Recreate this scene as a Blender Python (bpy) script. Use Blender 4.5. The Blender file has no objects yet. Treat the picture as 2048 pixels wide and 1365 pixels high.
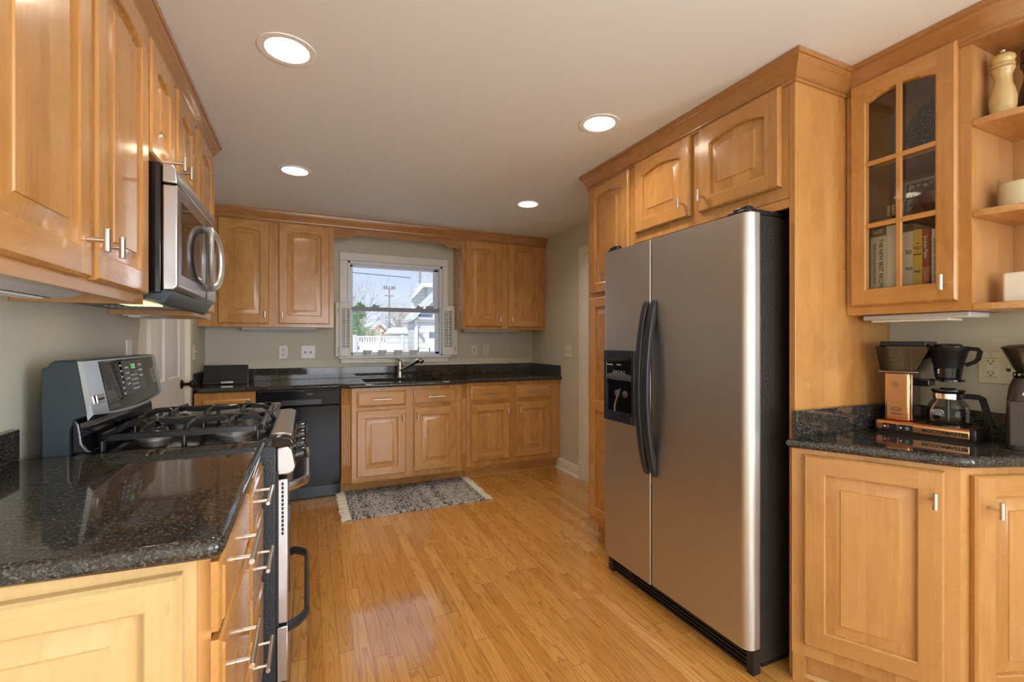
import bpy, bmesh, math, random
from mathutils import Vector, Matrix
random.seed(7)
SC = bpy.context.scene
COL = SC.collection
PI = math.pi

# ------------------------------------------------------------ room numbers
W, YB, XL, HC = 2.2791, 4.5344, -0.7805, 2.3259      # right wall, back wall, left wall, ceiling
YF = -3.0                                            # wall behind the camera
XR, YP = 1.664, 1.124                                # fridge surround: face plane and near side
CT = 0.914                                           # worktop height
CTR = 0.900                                          # coffee worktop height

# ------------------------------------------------------------ camera
cam_d = bpy.data.cameras.new('camera')
cam = bpy.data.objects.new('camera', cam_d)
COL.objects.link(cam)
cam.location = (0, 0, 1.2567)
cam.rotation_euler = (PI / 2, 0, -0.4212)
cam_d.sensor_fit = 'HORIZONTAL'
cam_d.sensor_width = 36.0
cam_d.lens = 36.0 * 913.466 / 2048
cam_d.clip_start = 0.02
SC.camera = cam

# ------------------------------------------------------------ world, sun, added fill lamps, exposure
world = bpy.data.worlds.new('sky')
SC.world = world
world.use_nodes = True
wn = world.node_tree
wn.nodes.clear()
tc = wn.nodes.new('ShaderNodeTexCoord')
sp = wn.nodes.new('ShaderNodeSeparateXYZ')
rp = wn.nodes.new('ShaderNodeValToRGB')
bg = wn.nodes.new('ShaderNodeBackground')
wo = wn.nodes.new('ShaderNodeOutputWorld')
wn.links.new(tc.outputs['Generated'], sp.inputs[0])
wn.links.new(sp.outputs['Z'], rp.inputs[0])
wn.links.new(rp.outputs[0], bg.inputs[0])
wn.links.new(bg.outputs[0], wo.inputs[0])
rp.color_ramp.elements[0].position = 0.0
rp.color_ramp.elements[0].color = (0.78, 0.87, 1.0, 1)
rp.color_ramp.elements[1].position = 0.30
rp.color_ramp.elements[1].color = (0.50, 0.67, 0.98, 1)
SKY = 1.05
bg.inputs[1].default_value = SKY

sun_d = bpy.data.lights.new('sun', 'SUN')
sun = bpy.data.objects.new('sun', sun_d)
COL.objects.link(sun)
sun_d.energy = 5.0
sun_d.angle = 0.01
sun_d.color = (1.0, 0.95, 0.88)
sun.rotation_euler = (math.radians(42), 0, math.radians(-38))

win_d = bpy.data.lights.new('added_rear_fill', 'AREA')  # area lamp added as daylight fill, outside the unseen rear window
win = bpy.data.objects.new('added_rear_fill', win_d)
COL.objects.link(win)
win_d.shape = 'RECTANGLE'
win_d.size, win_d.size_y = 2.3, 1.75
win_d.energy = 78
win_d.color = (0.93, 0.96, 1.0)
win.location = (0.75, YF - 0.14, 1.25)
win.rotation_euler = (PI / 2, 0, 0)
side_d = bpy.data.lights.new('added_side_fill', 'AREA')  # second added fill lamp, lights the left wall from the unseen side window
side = bpy.data.objects.new('added_side_fill', side_d)
COL.objects.link(side)
side_d.shape = 'RECTANGLE'
side_d.size, side_d.size_y = 2.0, 1.75
side_d.energy = 250
side_d.color = (0.82, 0.91, 1.0)
side.location = (W + 0.14, -1.60, 1.25)
side.rotation_euler = (PI / 2, 0, PI / 2)
LAMP = 200.0                                          # brightness of each recessed lamp

SC.view_settings.view_transform = 'Standard'
SC.view_settings.look = 'None'
SC.view_settings.gamma = 1.0
SC.view_settings.use_curve_mapping = False
SC.view_settings.exposure = -0.08

# ------------------------------------------------------------ mesh builder
class MB:
    def __init__(s, grain=(0, 0, 1)):
        s.v = []; s.f = []; s.g = []; s.grain = Vector(grain); s.fr = None
    def add(s, vs, fs, grain=None):
        o = len(s.v)
        if s.fr: vs = [s.fr(*p) for p in vs]
        s.v += [Vector(p) for p in vs]
        g = Vector(grain) if grain is not None else s.grain
        if s.fr and grain is not None: g = s.fr.d(*grain)
        for f in fs:
            s.f.append([i + o for i in f]); s.g.append(g)
        return s
    def box(s, a, b, grain=None):
        x0, x1 = sorted((a[0], b[0])); y0, y1 = sorted((a[1], b[1])); z0, z1 = sorted((a[2], b[2]))
        vs = [(x0, y0, z0), (x1, y0, z0), (x1, y1, z0), (x0, y1, z0), (x0, y0, z1), (x1, y0, z1), (x1, y1, z1), (x0, y1, z1)]
        return s.add(vs, [(3, 2, 1, 0), (4, 5, 6, 7), (0, 1, 5, 4), (1, 2, 6, 5), (2, 3, 7, 6), (3, 0, 4, 7)], grain)
    def prism(s, poly, z0, z1, ax='z', grain=None):
        n = len(poly)
        def m(p, z):
            return {'z': (p[0], p[1], z), 'y': (p[0], z, p[1]), 'x': (z, p[0], p[1])}[ax]
        vs = [m(p, z0) for p in poly] + [m(p, z1) for p in poly]
        fs = [tuple(range(n - 1, -1, -1)), tuple(range(n, 2 * n))]
        fs += [(i, (i + 1) % n, (i + 1) % n + n, i + n) for i in range(n)]
        return s.add(vs, fs, grain)
    def cyl(s, p0, p1, r, n=16, r1=None, cap=True):
        p0, p1 = Vector(p0), Vector(p1)
        r1 = r if r1 is None else r1
        d = (p1 - p0).normalized()
        a = d.orthogonal().normalized(); b = d.cross(a)
        vs = []
        for p, rr in ((p0, r), (p1, r1)):
            for i in range(n):
                t = 2 * PI * i / n
                vs.append(p + (a * math.cos(t) + b * math.sin(t)) * rr)
        fs = [(i, (i + 1) % n, (i + 1) % n + n, i + n) for i in range(n)]
        if cap: fs += [tuple(range(n - 1, -1, -1)), tuple(range(n, 2 * n))]
        return s.add(vs, fs)
    def lathe(s, prof, c=(0, 0, 0), n=28, axis=(0, 0, 1), closed=False, cap=True):
        c = Vector(c); d = Vector(axis).normalized()
        a = d.orthogonal().normalized(); b = d.cross(a)
        vs = []; fs = []
        for r, z in prof:
            for i in range(n):
                t = 2 * PI * i / n
                vs.append(c + d * z + (a * math.cos(t) + b * math.sin(t)) * r)
        m = len(prof)
        for k in range(m - 1 if not closed else m):
            k2 = (k + 1) % m
            for i in range(n):
                j = (i + 1) % n
                fs.append((k * n + i, k * n + j, k2 * n + j, k2 * n + i))
        if not closed and cap:
            if prof[0][0] > 1e-4: fs.append(tuple(range(n - 1, -1, -1)))
            if prof[-1][0] > 1e-4: fs.append(tuple(range((m - 1) * n, m * n)))
        return s.add(vs, fs)
    def tube(s, pts, r, n=10, closed=False, sec=None, up=None, taper=None):
        """sweep a circle (or the 2D section sec) along pts"""
        P = [Vector(p) for p in pts]; m = len(P)
        if sec is None: sec = [(r * math.cos(2 * PI * i / n), r * math.sin(2 * PI * i / n)) for i in range(n)]
        n = len(sec)
        T = []
        for i in range(m):
            if closed: t = P[(i + 1) % m] - P[i - 1]
            else: t = P[min(i + 1, m - 1)] - P[max(i - 1, 0)]
            T.append(t.normalized())
        a = (Vector(up) if up else T[0].orthogonal())
        vs = []
        for i in range(m):
            a = (a - T[i] * a.dot(T[i])).normalized()
            b = T[i].cross(a)
            k = taper[i] if taper else 1.0
            for (x, y) in sec: vs.append(P[i] + a * x * k + b * y * k)
        fs = []
        for i in range(m if closed else m - 1):
            i2 = (i + 1) % m
            for j in range(n):
                j2 = (j + 1) % n
                fs.append((i * n + j, i * n + j2, i2 * n + j2, i2 * n + j))
        if not closed: fs += [tuple(range(n - 1, -1, -1)), tuple(range((m - 1) * n, m * n))]
        return s.add(vs, fs)
    def sphere(s, c, r, n=16, m=8, sx=1, sy=1, sz=1):
        c = Vector(c); vs = []; fs = []
        for k in range(m + 1):
            t = PI * k / m
            for i in range(n):
                p = 2 * PI * i / n
                vs.append(c + Vector((r * sx * math.sin(t) * math.cos(p), r * sy * math.sin(t) * math.sin(p), r * sz * math.cos(t))))
        for k in range(m):
            for i in range(n):
                j = (i + 1) % n
                fs.append((k * n + i, (k + 1) * n + i, (k + 1) * n + j, k * n + j))
        return s.add(vs, fs)
    def molding(s, path, prof, side=1):
        """sweep profile [(out, z)] along an xy path with mitred corners; out is to the right of travel * side"""
        P = [Vector((p[0], p[1])) for p in path]; m = len(P); n = len(prof); vs = []
        for i in range(m):
            ds = []
            if i > 0: ds.append((P[i] - P[i - 1]).normalized())
            if i < m - 1: ds.append((P[i + 1] - P[i]).normalized())
            ns = [Vector((d.y, -d.x)) * side for d in ds]
            if len(ns) == 2:
                b = (ns[0] + ns[1]).normalized(); b = b / max(0.2, b.dot(ns[0]))
            else: b = ns[0]
            for (o, z) in prof: vs.append((P[i].x + b.x * o, P[i].y + b.y * o, z))
        for i in range(m - 1):
            d = (P[i + 1] - P[i]).normalized()
            fs = [(i * n + j, i * n + (j + 1) % n, (i + 1) * n + (j + 1) % n, (i + 1) * n + j) for j in range(n)]
            if i == 0: s.add(vs, [], None); base = len(s.v) - len(vs)
            for f in fs:
                s.f.append([q + base for q in f]); s.g.append(Vector((d.x, d.y, 0)))
        s.f.append([base + q for q in range(n)]); s.g.append(Vector((0, 0, 1)))
        s.f.append([base + (m - 1) * n + q for q in range(n)]); s.g.append(Vector((0, 0, 1)))
        return s
    def slab(s, poly, z0, z1, r, holes=()):
        """stone slab with a bullnose edge all round, cut-outs as square holes"""
        A = sum(poly[i][0] * poly[(i + 1) % len(poly)][1] - poly[(i + 1) % len(poly)][0] * poly[i][1] for i in range(len(poly)))
        P = [Vector(p) for p in (poly if A > 0 else poly[::-1])]; n = len(P)
        def off(d):
            o = []
            for i in range(n):
                d0 = (P[i] - P[i - 1]).normalized(); d1 = (P[(i + 1) % n] - P[i]).normalized()
                n0 = Vector((-d0.y, d0.x)); n1 = Vector((-d1.y, d1.x))
                b = (n0 + n1).normalized(); o.append(P[i] + b * (d / max(.3, b.dot(n0))))
            return o
        K = 6; zc = (z0 + z1) / 2; h = (z1 - z0) / 2; vs = []; fs = []
        for k in range(K + 1):
            t = -PI / 2 + PI * k / K
            for q in off(r * (1 - math.cos(t))): vs.append((q.x, q.y, zc + h * math.sin(t)))
        for k in range(K):
            for i in range(n):
                j = (i + 1) % n
                fs.append((k * n + i, k * n + j, (k + 1) * n + j, (k + 1) * n + i))
        s.add(vs, fs)
        for zi, lp in ((z0, off(r)), (z1, off(r))):
            bm = bmesh.new(); ed = []
            for L in [lp] + [[Vector(p) for p in hh] for hh in holes]:
                bv = [bm.verts.new((p.x, p.y, zi)) for p in L]
                ed += [bm.edges.new((bv[i], bv[(i + 1) % len(bv)])) for i in range(len(bv))]
            bmesh.ops.triangle_fill(bm, edges=ed, use_beauty=True, use_dissolve=False, normal=(0, 0, 1 if zi == z1 else -1))
            bm.verts.index_update()
            s.add([v.co.copy() for v in bm.verts], [[v.index for v in f.verts] for f in bm.faces]); bm.free()
        for hh in holes:
            k = len(hh)
            s.add([(p[0], p[1], z1) for p in hh] + [(p[0], p[1], z0) for p in hh], [(i, (i + 1) % k, (i + 1) % k + k, i + k) for i in range(k)])
        return s

class Fr:
    """local frame: u across, v up, w outwards"""
    def __init__(s, O, U, V=(0, 0, 1)):
        s.O = Vector(O); s.U = Vector(U).normalized(); s.V = Vector(V).normalized(); s.N = s.U.cross(s.V)
    def __call__(s, u, v, w): return s.O + s.U * u + s.V * v + s.N * w
    def d(s, u, v, w): return s.U * u + s.V * v + s.N * w

WM = {}                                              # world matrices of Empties
def link_mesh(name, mb, mat, parent=None, bev=0, seg=2, ang=35, label=None):
    me = bpy.data.meshes.new(name)
    vs = mb.v
    M = WM.get(parent.name, Matrix()) if parent else Matrix()
    Mi = M.inverted()
    me.from_pydata([tuple(Mi @ v) for v in vs], [], mb.f)
    uv = me.uv_layers.new(name='grain')
    for poly, g in zip(me.polygons, mb.g):
        co = [vs[i] for i in poly.vertices]
        nrm = Vector((0, 0, 0))
        for i in range(len(co)):
            nrm += co[i].cross(co[(i + 1) % len(co)])
        nrm = nrm.normalized() if nrm.length > 1e-12 else Vector((0, 0, 1))
        gp = g - nrm * g.dot(nrm)
        if gp.length < .2:
            gp = nrm.orthogonal()
        gp.normalize(); up = nrm.cross(gp)
        for li, c in zip(poly.loop_indices, co):
            uv.data[li].uv = (c.dot(up), c.dot(gp))
    me.validate()
    bm = bmesh.new(); bm.from_mesh(me)
    bmesh.ops.recalc_face_normals(bm, faces=bm.faces[:])
    bm.to_mesh(me); bm.free()
    me.polygons.foreach_set('use_smooth', [True] * len(me.polygons))
    me.set_sharp_from_angle(angle=math.radians(ang))
    if mat: me.materials.append(mat)
    o = bpy.data.objects.new(name, me)
    COL.objects.link(o)
    if parent: o.parent = parent
    WM[o.name] = M
    if bev:
        b = o.modifiers.new('bevel', 'BEVEL'); b.width = bev; b.segments = seg; b.limit_method = 'ANGLE'
        b.angle_limit = math.radians(40); b.harden_normals = False
    if label: o['label'] = label
    return o

def tag(o, label, cat, group=None):
    o['label'] = label; o['category'] = cat
    if group: o['group'] = group
    return o
def thing(name, label, cat, loc=(0, 0, 0), rz=0, group=None):
    o = bpy.data.objects.new(name, None)
    COL.objects.link(o)
    o.empty_display_size = .05
    o.location = loc; o.rotation_euler = (0, 0, rz)
    WM[o.name] = Matrix.Translation(loc) @ Matrix.Rotation(rz, 4, 'Z')
    return tag(o, label, cat, group)
def part(name, mb, mat, parent, bev=0, seg=2, ang=35, label=None):
    return link_mesh(name, mb, mat, parent, bev, seg, ang, label)
def single(name, mb, mat, label, cat, group=None, bev=0, seg=2, ang=35):
    return tag(link_mesh(name, mb, mat, None, bev, seg, ang), label, cat, group)
def struct(name, mb, mat, parent=None, bev=0, ang=35):
    o = link_mesh(name, mb, mat, parent, bev, 2, ang)
    if parent is None: o['kind'] = 'structure'
    return o
def copy_tree(o, parent=None):
    c = o.copy(); COL.objects.link(c); c.parent = parent
    for ch in list(o.children): copy_tree(ch, c)
    return c
def text(name, body, size, fr, mat, parent, depth=.0004, align='CENTER', font_shear=0, sx=1.0, label=None, bold=0):
    """lettering lying in the frame fr (u right, v up, w out)"""
    cu = bpy.data.curves.new('lettering', 'FONT'); cu.body = body; cu.size = size
    cu.align_x = align; cu.align_y = 'CENTER'; cu.extrude = depth; cu.shear = font_shear; cu.offset = bold
    cu.resolution_u = 2
    t = bpy.data.objects.new('lettering', cu); COL.objects.link(t)
    dg = bpy.context.evaluated_depsgraph_get()
    me = bpy.data.meshes.new_from_object(t.evaluated_get(dg))
    bpy.data.objects.remove(t)
    mb = MB()
    mb.add([fr(v.co.x * sx, v.co.y, v.co.z + depth) for v in me.vertices], [list(p.vertices) for p in me.polygons])
    bpy.data.meshes.remove(me)
    return part(name, mb, mat, parent, label=label)

# ------------------------------------------------------------ materials
def new_mat(name):
    m = bpy.data.materials.new(name); m.use_nodes = True
    nt = m.node_tree; b = nt.nodes['Principled BSDF']
    return m, nt, b
def nd(nt, t, **kw):
    n = nt.nodes.new('ShaderNode' + t)
    for k, v in kw.items():
        if k.startswith('_'): setattr(n, k[1:], v)
        else:
            key = int(k[1:]) if k[0] == 'i' and k[1:].isdigit() else k.replace('__', ' ')
            if isinstance(v, bpy.types.NodeSocket): nt.links.new(v, n.inputs[key])
            else: n.inputs[key].default_value = v
    return n
def ramp(nt, fac, *st):
    r = nd(nt, 'ValToRGB', Fac=fac); e = r.color_ramp.elements
    while len(e) < len(st): e.new(.5)
    for q, (p, c) in zip(e, st):
        q.position = p; q.color = (c[0], c[1], c[2], 1) if isinstance(c, (tuple, list)) else (c, c, c, 1)
    return r.outputs[0]
def mixc(nt, f, a, b, mode='MIX'):
    n = nd(nt, 'Mix', _data_type='RGBA', _blend_type=mode)
    for k, v in ((0, f), (6, a), (7, b)):
        if isinstance(v, bpy.types.NodeSocket): nt.links.new(v, n.inputs[k])
        else: n.inputs[k].default_value = v if k == 0 else ((*v, 1) if len(v) == 3 else v)
    return n.outputs[2]
def math_(nt, op, a, b=0.0, c=0.0):
    return nd(nt, 'Math', _operation=op, i0=a, i1=b, i2=c).outputs[0]
def comb(nt, x, y, z=0.0): return nd(nt, 'CombineXYZ', X=x, Y=y, Z=z).outputs[0]
def plain(name, col, rough=.5, metal=0.0, spec=.5, coat=0.0, noise=0.0, bump=0.0, scale=40.0, emit=None, es=0.0):
    m, nt, b = new_mat(name)
    b.inputs['Base Color'].default_value = (*col, 1); b.inputs['Roughness'].default_value = rough
    b.inputs['Metallic'].default_value = metal; b.inputs['Specular IOR Level'].default_value = spec
    b.inputs['Coat Weight'].default_value = coat; b.inputs['Coat Roughness'].default_value = .08
    t = nd(nt, 'TexCoord').outputs['Object']
    n = nd(nt, 'TexNoise', Vector=t, Scale=scale, Detail=3.0).outputs[0]
    if noise:
        d = tuple(max(0, c * (1 - noise)) for c in col); l = tuple(min(1, c * (1 + noise)) for c in col)
        nt.links.new(mixc(nt, n, d, l), b.inputs['Base Color'])
    if bump:
        nt.links.new(nd(nt, 'Bump', Strength=bump, Distance=.002, Height=n).outputs[0], b.inputs['Normal'])
    if emit:
        b.inputs['Emission Color'].default_value = (*emit, 1); b.inputs['Emission Strength'].default_value = es
    return m
def wood(name, dark, mid, light, rough=.27, strip=.085, coat=.45, fig=.5, spec=.5):
    m, nt, b = new_mat(name)
    uv = nd(nt, 'UVMap', _uv_map='grain').outputs[0]
    s = nd(nt, 'SeparateXYZ', Vector=uv)
    rnd = nd(nt, 'ObjectInfo').outputs['Random']
    u = math_(nt, 'ADD', s.outputs[0], math_(nt, 'MULTIPLY', rnd, 3.7)); v = math_(nt, 'ADD', s.outputs[1], math_(nt, 'MULTIPLY', rnd, 9.1))
    st = math_(nt, 'FLOOR', math_(nt, 'DIVIDE', u, strip))
    wn_ = nd(nt, 'TexWhiteNoise', _noise_dimensions='1D', W=st).outputs[0]
    vo = math_(nt, 'ADD', v, math_(nt, 'MULTIPLY', wn_, 7.0))
    g1 = nd(nt, 'TexNoise', Vector=comb(nt, math_(nt, 'MULTIPLY', u, 95.0), math_(nt, 'MULTIPLY', vo, 3.0)), Scale=1.0, Detail=5.0, Roughness=.6).outputs[0]
    g2 = nd(nt, 'TexNoise', Vector=comb(nt, math_(nt, 'MULTIPLY', u, 9.0), math_(nt, 'MULTIPLY', vo, 4.0)), Scale=1.0, Detail=4.0, Distortion=.8).outputs[0]
    f = math_(nt, 'ADD', math_(nt, 'ADD', math_(nt, 'MULTIPLY', g1, .38), math_(nt, 'MULTIPLY', g2, fig)), math_(nt, 'MULTIPLY', wn_, .22))
    c = ramp(nt, f, (.30, dark), (.55, mid), (.85, light))
    fl = nd(nt, 'TexNoise', Vector=comb(nt, math_(nt, 'MULTIPLY', u, 160.0), math_(nt, 'MULTIPLY', vo, 22.0)), Scale=1.0, Detail=2.0).outputs[0]
    c = mixc(nt, ramp(nt, fl, (.70, 0.0), (.76, .35)), c, tuple(q * .45 for q in dark))
    nt.links.new(c, b.inputs['Base Color'])
    nt.links.new(ramp(nt, g2, (.3, rough * .85), (.7, rough * 1.2)), b.inputs['Roughness'])
    b.inputs['Coat Weight'].default_value = coat; b.inputs['Coat Roughness'].default_value = .10
    b.inputs['Specular IOR Level'].default_value = spec
    nt.links.new(nd(nt, 'Bump', Strength=.04, Distance=.001, Height=g1).outputs[0], b.inputs['Normal'])
    return m
M = {}
M['maple'] = wood('honey_maple', (.405, .178, .043), (.525, .255, .073), (.615, .328, .110), fig=.40)
M['maple_in'] = wood('maple_inside', (.42, .21, .075), (.50, .26, .10), (.56, .31, .13), rough=.4, coat=0)
M['maple_pale'] = wood('pale_maple', (.50, .305, .115), (.59, .385, .165), (.66, .455, .22))
M['crown'] = wood('crown_maple', (.32, .140, .038), (.40, .182, .054), (.47, .23, .075), fig=.35)
M['mill'] = wood('mill_beech', (.50, .33, .12), (.58, .40, .17), (.66, .48, .22), rough=.22, coat=.5)
M['mill_dark'] = wood('mill_walnut', (.05, .02, .008), (.08, .032, .014), (.11, .05, .02), rough=.22, coat=.5)
M['playwood'] = wood('cedar_boards', (.40, .24, .14), (.50, .32, .20), (.60, .40, .26), rough=.7, coat=0)
M['greywood'] = wood('weathered_boards', (.34, .36, .40), (.48, .49, .52), (.62, .60, .60), rough=.8, coat=0, strip=.14)

def m_floor():
    m, nt, b = new_mat('oak_floor')
    s = nd(nt, 'SeparateXYZ', Vector=nd(nt, 'TexCoord').outputs['Object'])
    x, y = s.outputs[0], s.outputs[1]
    bw = .0585
    xr = math_(nt, 'DIVIDE', x, bw); row = math_(nt, 'FLOOR', xr); fx = math_(nt, 'FRACT', xr)
    r1 = nd(nt, 'TexWhiteNoise', _noise_dimensions='1D', W=row).outputs[0]
    yr = math_(nt, 'DIVIDE', math_(nt, 'ADD', y, math_(nt, 'MULTIPLY', r1, 5.3)), .95)
    brd = math_(nt, 'FLOOR', yr); fy = math_(nt, 'FRACT', yr)
    r2 = nd(nt, 'TexWhiteNoise', _noise_dimensions='2D', Vector=comb(nt, row, brd)).outputs[0]
    yo = math_(nt, 'ADD', y, math_(nt, 'MULTIPLY', r2, 11.0)); xo = math_(nt, 'ADD', math_(nt, 'MULTIPLY', fx, bw), math_(nt, 'MULTIPLY', r2, 3.0))
    # cathedral figure: distorted rings stretched along the board
    warp = nd(nt, 'TexNoise', Vector=comb(nt, math_(nt, 'MULTIPLY', xo, 12.0), math_(nt, 'MULTIPLY', yo, .85)), Scale=1.0, Detail=2.0).outputs[0]
    ring = math_(nt, 'FRACT', math_(nt, 'MULTIPLY', warp, 15.0))
    lines = ramp(nt, ring, (0.0, 0.0), (.10, 1.0), (.42, .15), (1.0, 0.0))
    pore = nd(nt, 'TexNoise', Vector=comb(nt, math_(nt, 'MULTIPLY', xo, 420.0), math_(nt, 'MULTIPLY', yo, 9.0)), Scale=1.0, Detail=3.0).outputs[0]
    c = ramp(nt, r2, (.0, (.51, .225, .044)), (.5, (.585, .275, .062)), (1.0, (.66, .335, .090)))
    c = mixc(nt, math_(nt, 'MULTIPLY', lines, .52), c, (.26, .095, .018))
    c = mixc(nt, math_(nt, 'MULTIPLY', ramp(nt, pore, (.52, 0.0), (.62, 1.0)), .30), c, (.24, .09, .02))
    gx = math_(nt, 'ABSOLUTE', math_(nt, 'SUBTRACT', fx, .5)); gy = math_(nt, 'ABSOLUTE', math_(nt, 'SUBTRACT', fy, .5))
    gap = math_(nt, 'MAXIMUM', math_(nt, 'GREATER_THAN', gx, .487), math_(nt, 'GREATER_THAN', gy, .4988))
    c = mixc(nt, math_(nt, 'MULTIPLY', gap, .75), c, (.12, .045, .012))
    nt.links.new(c, b.inputs['Base Color'])
    wob = nd(nt, 'TexNoise', Vector=comb(nt, math_(nt, 'MULTIPLY', x, 16.0), math_(nt, 'MULTIPLY', y, 7.0)), Scale=1.0, Detail=2.0).outputs[0]
    h = math_(nt, 'SUBTRACT', math_(nt, 'ADD', math_(nt, 'MULTIPLY', wob, .9), math_(nt, 'MULTIPLY', pore, .10)), math_(nt, 'MULTIPLY', gap, .35))
    nt.links.new(nd(nt, 'Bump', Strength=.16, Distance=.004, Height=h).outputs[0], b.inputs['Normal'])
    b.inputs['Roughness'].default_value = .17; b.inputs['Coat Weight'].default_value = 1.0; b.inputs['Coat Roughness'].default_value = .10
    return m
M['floor'] = m_floor()
def m_granite():
    m, nt, b = new_mat('black_granite')
    t = nd(nt, 'TexCoord').outputs['Object']
    v1 = nd(nt, 'TexVoronoi', Vector=t, Scale=330.0).outputs['Color']
    sv = nd(nt, 'SeparateXYZ', Vector=v1).outputs[0]
    n1 = nd(nt, 'TexNoise', Vector=t, Scale=150.0, Detail=6.0, Roughness=.7).outputs[0]
    n2 = nd(nt, 'TexNoise', Vector=t, Scale=14.0, Detail=3.0).outputs[0]
    k = math_(nt, 'ADD', math_(nt, 'MULTIPLY', sv, .45), math_(nt, 'MULTIPLY', n1, .75))
    c = ramp(nt, k, (.42, (.008, .0075, .0075)), (.62, (.024, .022, .020)), (.76, (.075, .068, .060)), (.90, (.18, .165, .15)))
    c = mixc(nt, ramp(nt, n2, (.40, 0.0), (.66, .40)), c, (.070, .054, .040))
    nt.links.new(c, b.inputs['Base Color'])
    b.inputs['Roughness'].default_value = .06; b.inputs['Specular IOR Level'].default_value = .5
    return m
M['granite'] = m_granite()
def m_steel(name, col, rough=.3, axis=2, aniso=.0, amt=.12):
    m, nt, b = new_mat(name)
    s = nd(nt, 'SeparateXYZ', Vector=nd(nt, 'TexCoord').outputs['Object'])
    k = [260.0, 260.0, 260.0]; k[axis] = 2.0
    v = comb(nt, math_(nt, 'MULTIPLY', s.outputs[0], k[0]), math_(nt, 'MULTIPLY', s.outputs[1], k[1]), math_(nt, 'MULTIPLY', s.outputs[2], k[2]))
    n = nd(nt, 'TexNoise', Vector=v, Scale=1.0, Detail=3.0).outputs[0]
    nt.links.new(mixc(nt, n, tuple(c * (1 - amt) for c in col), tuple(min(1, c * (1 + amt)) for c in col)), b.inputs['Base Color'])
    nt.links.new(ramp(nt, n, (.3, rough * .92), (.7, rough * 1.08)), b.inputs['Roughness'])
    b.inputs['Metallic'].default_value = 1.0
    return m
M['steel'] = m_steel('brushed_steel', (.60, .62, .65), .25, 1, amt=.04)
M['fridge'] = m_steel('satin_steel', (.575, .565, .545), .40, 2, amt=.03)
M['nickel'] = m_steel('satin_nickel', (.70, .67, .62), .30, 2, amt=.04)
M['silver'] = plain('silver_handle', (.74, .74, .72), .38, .85, noise=.02)
M['copper'] = plain('brushed_copper', (.82, .46, .24), .27, 1.0, noise=.015, scale=4)
M['copper_side'] = plain('copper_side', (.42, .30, .25), .22, 1.0, noise=.02, scale=4)
M['matt_black'] = plain('matt_black', (.010, .010, .011), .42, spec=.18, noise=.05)
M['dark_plastic'] = plain('dark_grey_plastic', (.055, .058, .065), .35, noise=.05)
M['chrome'] = plain('polished_chrome', (.80, .80, .80), .06, 1.0)
M['wall'] = plain('greige_paint', (.575, .545, .43), .65, noise=.02, scale=3, bump=.02)
M['ceiling'] = plain('ceiling_paint', (.80, .825, .825), .8, noise=.015, scale=2)
M['white'] = plain('white_trim', (.76, .74, .68), .35, noise=.015, scale=8)
M['door_white'] = plain('white_door_paint', (.74, .735, .70), .4, noise=.015, scale=6)
M['cream'] = plain('cream_casing', (.76, .71, .58), .4, noise=.015, scale=8)
M['vinyl'] = plain('window_vinyl', (.74, .78, .84), .35, noise=.01, scale=8)
M['vinyl_grey'] = plain('window_rail_grey', (.26, .27, .32), .4, noise=.02, scale=8)
M['plate'] = plain('almond_plastic', (.74, .68, .50), .35, noise=.01, scale=8)
M['plate_white'] = plain('white_plastic', (.80, .80, .76), .35, noise=.01, scale=8)
M['slot'] = plain('dark_slot', (.03, .028, .022), .6, noise=.05)
M['black'] = plain('black_plastic', (.012, .012, .014), .32, noise=.1, scale=60)
M['black_gloss'] = plain('black_enamel', (.006, .006, .008), .07, spec=.6, noise=.1)
M['black_glass'] = plain('dark_glass_panel', (.010, .010, .012), .04, spec=.7, noise=.05)
M['appliance_black'] = plain('appliance_black', (.006, .007, .010), .16, spec=.22, noise=.1)
M['burner'] = plain('burner_metal', (.30, .29, .28), .5, .8, noise=.1, scale=120)
M['iron'] = plain('cast_iron', (.011, .011, .012), .24, noise=.3, scale=90, bump=.25)
M['slate'] = plain('slate_enamel', (.030, .042, .050), .30, noise=.05, scale=30)
M['pebble'] = plain('pebbled_black', (.022, .019, .017), .30, noise=.3, scale=160, bump=.9)
M['pebble_blue'] = plain('textured_charcoal', (.020, .028, .036), .30, noise=.25, scale=160, bump=.8)
M['handle_black'] = plain('satin_black_handle', (.020, .025, .036), .28, noise=.1, scale=60)
M['disp'] = plain('dispenser_black', (.014, .02, .035), .25, noise=.1)
M['lens'] = plain('lamp_lens', (.9, .85, .75), .4, emit=(1.0, .88, .72), es=LAMP)
M['can'] = plain('lamp_reflector', (.90, .89, .85), .35, noise=.01)
M['hood_lens'] = plain('hood_lamp_lens', (.9, .8, .5), .4, emit=(1.0, .74, .30), es=2.2)
M['green'] = plain('green_display', (.05, .2, .05), .4, emit=(.35, .85, .30), es=.8)
M['ink_white'] = plain('white_print', (.75, .75, .75), .5, noise=.02)
M['ink_black'] = plain('black_print', (.015, .012, .010), .5, noise=.05)
M['ink_red'] = plain('dark_red_print', (.30, .05, .03), .5, noise=.05)
M['grey_plastic'] = plain('grey_plastic', (.36, .37, .38), .4, noise=.05)
M['light_bar'] = plain('pale_fixture', (.62, .63, .64), .35, noise=.02)
M['porcelain'] = plain('white_porcelain', (.78, .78, .80), .18, noise=.01)
M['wax'] = plain('cream_wax', (.88, .78, .56), .45, noise=.02)
M['candle_white'] = plain('ivory_wax', (.86, .80, .68), .4, noise=.01)
M['fringe'] = plain('cotton_fringe', (.66, .60, .48), .9, noise=.15, scale=120)
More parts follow.
